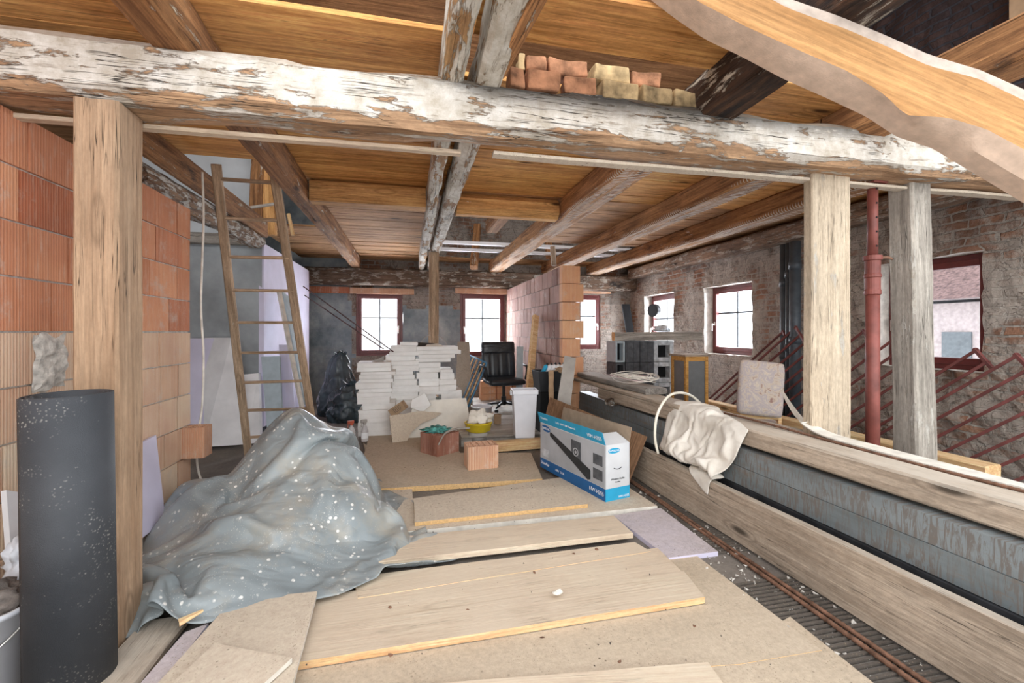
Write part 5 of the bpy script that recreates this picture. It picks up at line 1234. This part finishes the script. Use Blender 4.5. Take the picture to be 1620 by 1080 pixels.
# ---- upholstered chair
Cc = PC(1203,655,4.55); uc = empty('upholstered_chair', (Cc.x, Cc.y, 0), -.35, 'old chair with a faded floral back cushion behind the timbers', 'chair')
pad('backrest', .44, .56, .09, uc, T((0,.0,.82)) @ Matrix.Rotation(-.12, 4, 'X') @ Matrix.Rotation(.10, 4, 'Y'), 0, M['fabric'])
pad('seat', .44, .42, .08, uc, T((0,.26,.44)) @ Matrix.Rotation(PI/2, 4, 'X'), 0, M['fabric'])
for sx in (-1,1):
    for y in (.02,.44):
        bm = bmesh.new(); cbox(bm, (sx*.19, y, .27 if y < .1 else .2), (.035,.035,.54 if y < .1 else .4)); bevel(link('leg', bm, M['newwood'], uc), .004)
bm = bmesh.new(); cbox(bm, (0,.02,.53), (.40,.03,.05)); link('back_rail', bm, M['newwood'], uc)
# ---- drain pipes
for k, (px, r) in enumerate(((1246,.045),(1256,.04),(1268,.065))):
    p = PX(px, 600, 4.86); e = empty('drain_pipe', (4.80 - .02*k, p.y, 0), 0, ('left slim', 'middle dark', 'right thick')[k] + ' vertical drain pipe on the window wall', 'pipe', 'drain pipes')
    bm = bmesh.new(); tube(bm, [(0,0,0),(0,0,2.55)], r, 18); link('pipe_body', bm, M['pipe'], e, True)
    for z in (1.05,2.0):
        bm = bmesh.new(); tube(bm, [(0,0,z+.1*k),(0,0,z+.09+.1*k)], r+.008, 18); link('pipe_socket', bm, M['pipe'], e, True)
# ---- red grilles
def grille(px, py, label, nb, lastz=.05, top=True, lean_=.22, dx=0):
    C = PX(px, py, 4.62); u = Vector((0,-.745,.667)); v = Vector((0,-.667,-.745))
    gx = lambda z: 4.78 - dx - (1.5-z)*lean_
    e = empty('steel_grille', (0,0,0), 0, label, 'grille', 'rusty red grilles leaning on the window wall')
    def pt(s, along): 
        q = C + v*s - u*along; return Vector((gx(q.z)-.0, q.y, q.z))
    def bar(name, a, b, w_=.011):
        bm = bmesh.new(); d = (b-a); M4 = frame_mat(a, b); box(bm, (0,-w_,-w_), (d.length,w_,w_), M4); return link(name, bm, M['redpaint_dark'], e)
    sp = .128
    for k in range(nb):
        z = (C + v*sp*k).z; L = (z - lastz)/.667
        if L < .1: break
        bar('bar', pt(sp*k, 0), pt(sp*k, L))
    kk = k
    bar('end_rail', pt(-.02, .02), pt(sp*(min(kk, 3)+.45), .02), .013)
    a = pt(0, ((C).z-lastz)/.667); b_ = pt(sp*kk, ((C+v*sp*kk).z-lastz)/.667) if (C+v*sp*kk).z > lastz else pt(sp*(kk-1), ((C+v*sp*(kk-1)).z-lastz)/.667)
    if nb > 1: bar('floor_rail', a, b_, .013)
GR = [(1226,523,'red grille farthest along the window wall, nearest the lantern cabinet'),(1250,516,'red grille crossing in front of the drain pipes'),(1352,522,'red grille between the wide pale post and the steel prop'),(1413,530,'red grille between the steel prop and the grey post'),(1533,552,'red grille right of the grey post below the big window'),(1606,560,'red grille nearest the right picture edge')]
gp = [PX(a, b, 4.62) for a, b, c in GR]; VV = Vector((0,-.667,-.745))
for k, (a, b, lab) in enumerate(GR):
    nb = 9 if k == 5 else max(1, int(round((gp[k+1]-gp[k]).dot(VV)/.128)))
    grille(a, b, lab, nb, .05, dx=(.05 if k % 2 else 0))
# ---- floor timbers right of the stack
timber('floor_timber', (4.12,2.35,.36), (4.12,6.2,.36), .16, .15, M['newwood'], 'squared orange timber lying behind the right posts, upper one', 'timber', amp=.004)
timber('floor_timber', (3.95,2.6,.2), (3.98,6.0,.2), .14, .15, M['timber'], 'squared dusty timber lying behind the right posts, lower one', 'timber', amp=.004)
for y in (2.75,4.4,5.9): timber('support_block', (3.78, y, .06), (4.3, y, .06), .12, .12, M['timber'], 'block under the timbers by the window wall, %s one' % {2.75:'nearest',4.4:'middle',5.9:'farthest'}[y], 'block')
for y in (2.8,5.8): timber('support_block', (4.12, y, .2), (4.12, y+.2, .2), .12, .155, M['timber'], 'short packing piece under the upper orange timber, %s' % ('near end' if y < 3 else 'far end'), 'block')
blob('cement_sack', (3.92,1.95,.12), (.32,.32,.14), M['slab_cream'], 'pale cement sack on the floor at the right picture edge', 'sack', 8, .3, 1.5)
blob('rubble_heap', (4.82,3.6,.08), (.14,1.2,.2), M['mortar'], 'heap of grey rubble along the foot of the window wall', 'rubble', 12, .4, 3)
# ---- house outside
hs = empty('neighbour_house', (0,0,0), 0, 'pale neighbouring house with red tiled roof seen through the big window', 'house')
bm = bmesh.new(); box(bm, (13,4.0,-4), (18,9.2,2.3)); link('house_wall', bm, M['housewall'], hs)
bm = bmesh.new(); v = [bm.verts.new(p) for p in ((12.7,3.8,2.2),(12.7,9.4,2.2),(15.5,9.4,4.2),(15.5,3.8,4.2),(18.3,3.8,2.2),(18.3,9.4,2.2))]; bm.faces.new((v[0],v[1],v[2],v[3])); bm.faces.new((v[3],v[2],v[5],v[4])); bm.faces.new((v[0],v[3],v[4])); bm.faces.new((v[1],v[5],v[2])); link('house_roof', bm, M['houseroof'], hs)
for y in (5.0,6.4,7.8):
    bm = bmesh.new(); box(bm, (12.96,y,.2), (13.02,y+.6,1.4)); link('house_window', bm, M['muntin'], hs)
def simmesh(name, P, m, label, cat, th=.004, off=(0,0,0)):
    N = int(len(P)**.5)
    bm = bmesh.new(); V = [bm.verts.new(Vector(p)+Vector(off)) for p in P]
    for i in range(N-1):
        for j in range(N-1): bm.faces.new((V[i*N+j], V[(i+1)*N+j], V[(i+1)*N+j+1], V[i*N+j+1]))
    o = link(name, bm, m, smooth=True)
    sm = o.modifiers.new('smooth', 'SUBSURF'); sm.levels = 1; sm.render_levels = 1
    so_ = o.modifiers.new('thick', 'SOLIDIFY'); so_.thickness = th; so_.offset = 1
    return tag(o, label, cat)
if SIM:
    simmesh('tarpaulin', TARP_PTS, M['tarp'], 'large dusty grey tarpaulin heaped over building rubble beside the left post', 'tarpaulin', off=(0,0,-.03))
    simmesh('dust_sheet', CLOTH_PTS, M['cloth'], 'crumpled off white cloth draped over the timber stack', 'cloth')
# ---- light: sky through roof and rear left open for it, plus added lamps
w = bpy.data.worlds.new('sky'); SC.world = w; w.use_nodes = True
bg = w.node_tree.nodes['Background']; bg.inputs[0].default_value = (.93, .96, 1.0, 1); bg.inputs[1].default_value = 1.0
SC.view_settings.view_transform = 'Standard'; SC.view_settings.look = 'None'; SC.view_settings.gamma = 1; SC.view_settings.use_curve_mapping = False
sd = bpy.data.lights.new('fill_sun', 'SUN'); sd.energy = .42; sd.angle = math.radians(70); sd.color = (1, .96, .9)  # very soft sun added from behind the camera to lift the interior
so = bpy.data.objects.new('fill_sun', sd); COL.objects.link(so); so.rotation_euler = (Vector((.25, 1, -.42))).to_track_quat('-Z', 'Y').to_euler()
def daylight(loc, w_, h_, rot, e):  # extra lamps added outside the windows to brighten the rear of the room
    l = bpy.data.lights.new('window_daylight', 'AREA'); l.shape = 'RECTANGLE'; l.size = w_; l.size_y = h_; l.energy = e; l.color = (.93, .96, 1)
    o = bpy.data.objects.new('window_daylight', l); COL.objects.link(o); o.location = loc; o.rotation_euler = rot
for W in (W1, W2, W3): daylight(((W[0]+W[1])/2, YB+.75, (W[2]+W[3])/2+.1), 1.9, 2.2, (-PI/2, 0, 0), 185)
for R in (R2, R3): daylight((XF+.75, (R[0]+R[1])/2+.35, (R[2]+R[3])/2+.1), 2.2, 2.2, (0, PI/2, 0), 160)
SC.view_settings.exposure = 1.5
SC.cycles.max_bounces = 10; SC.cycles.diffuse_bounces = 6; SC.cycles.use_denoising = True; SC.cycles.sample_clamp_indirect = 10
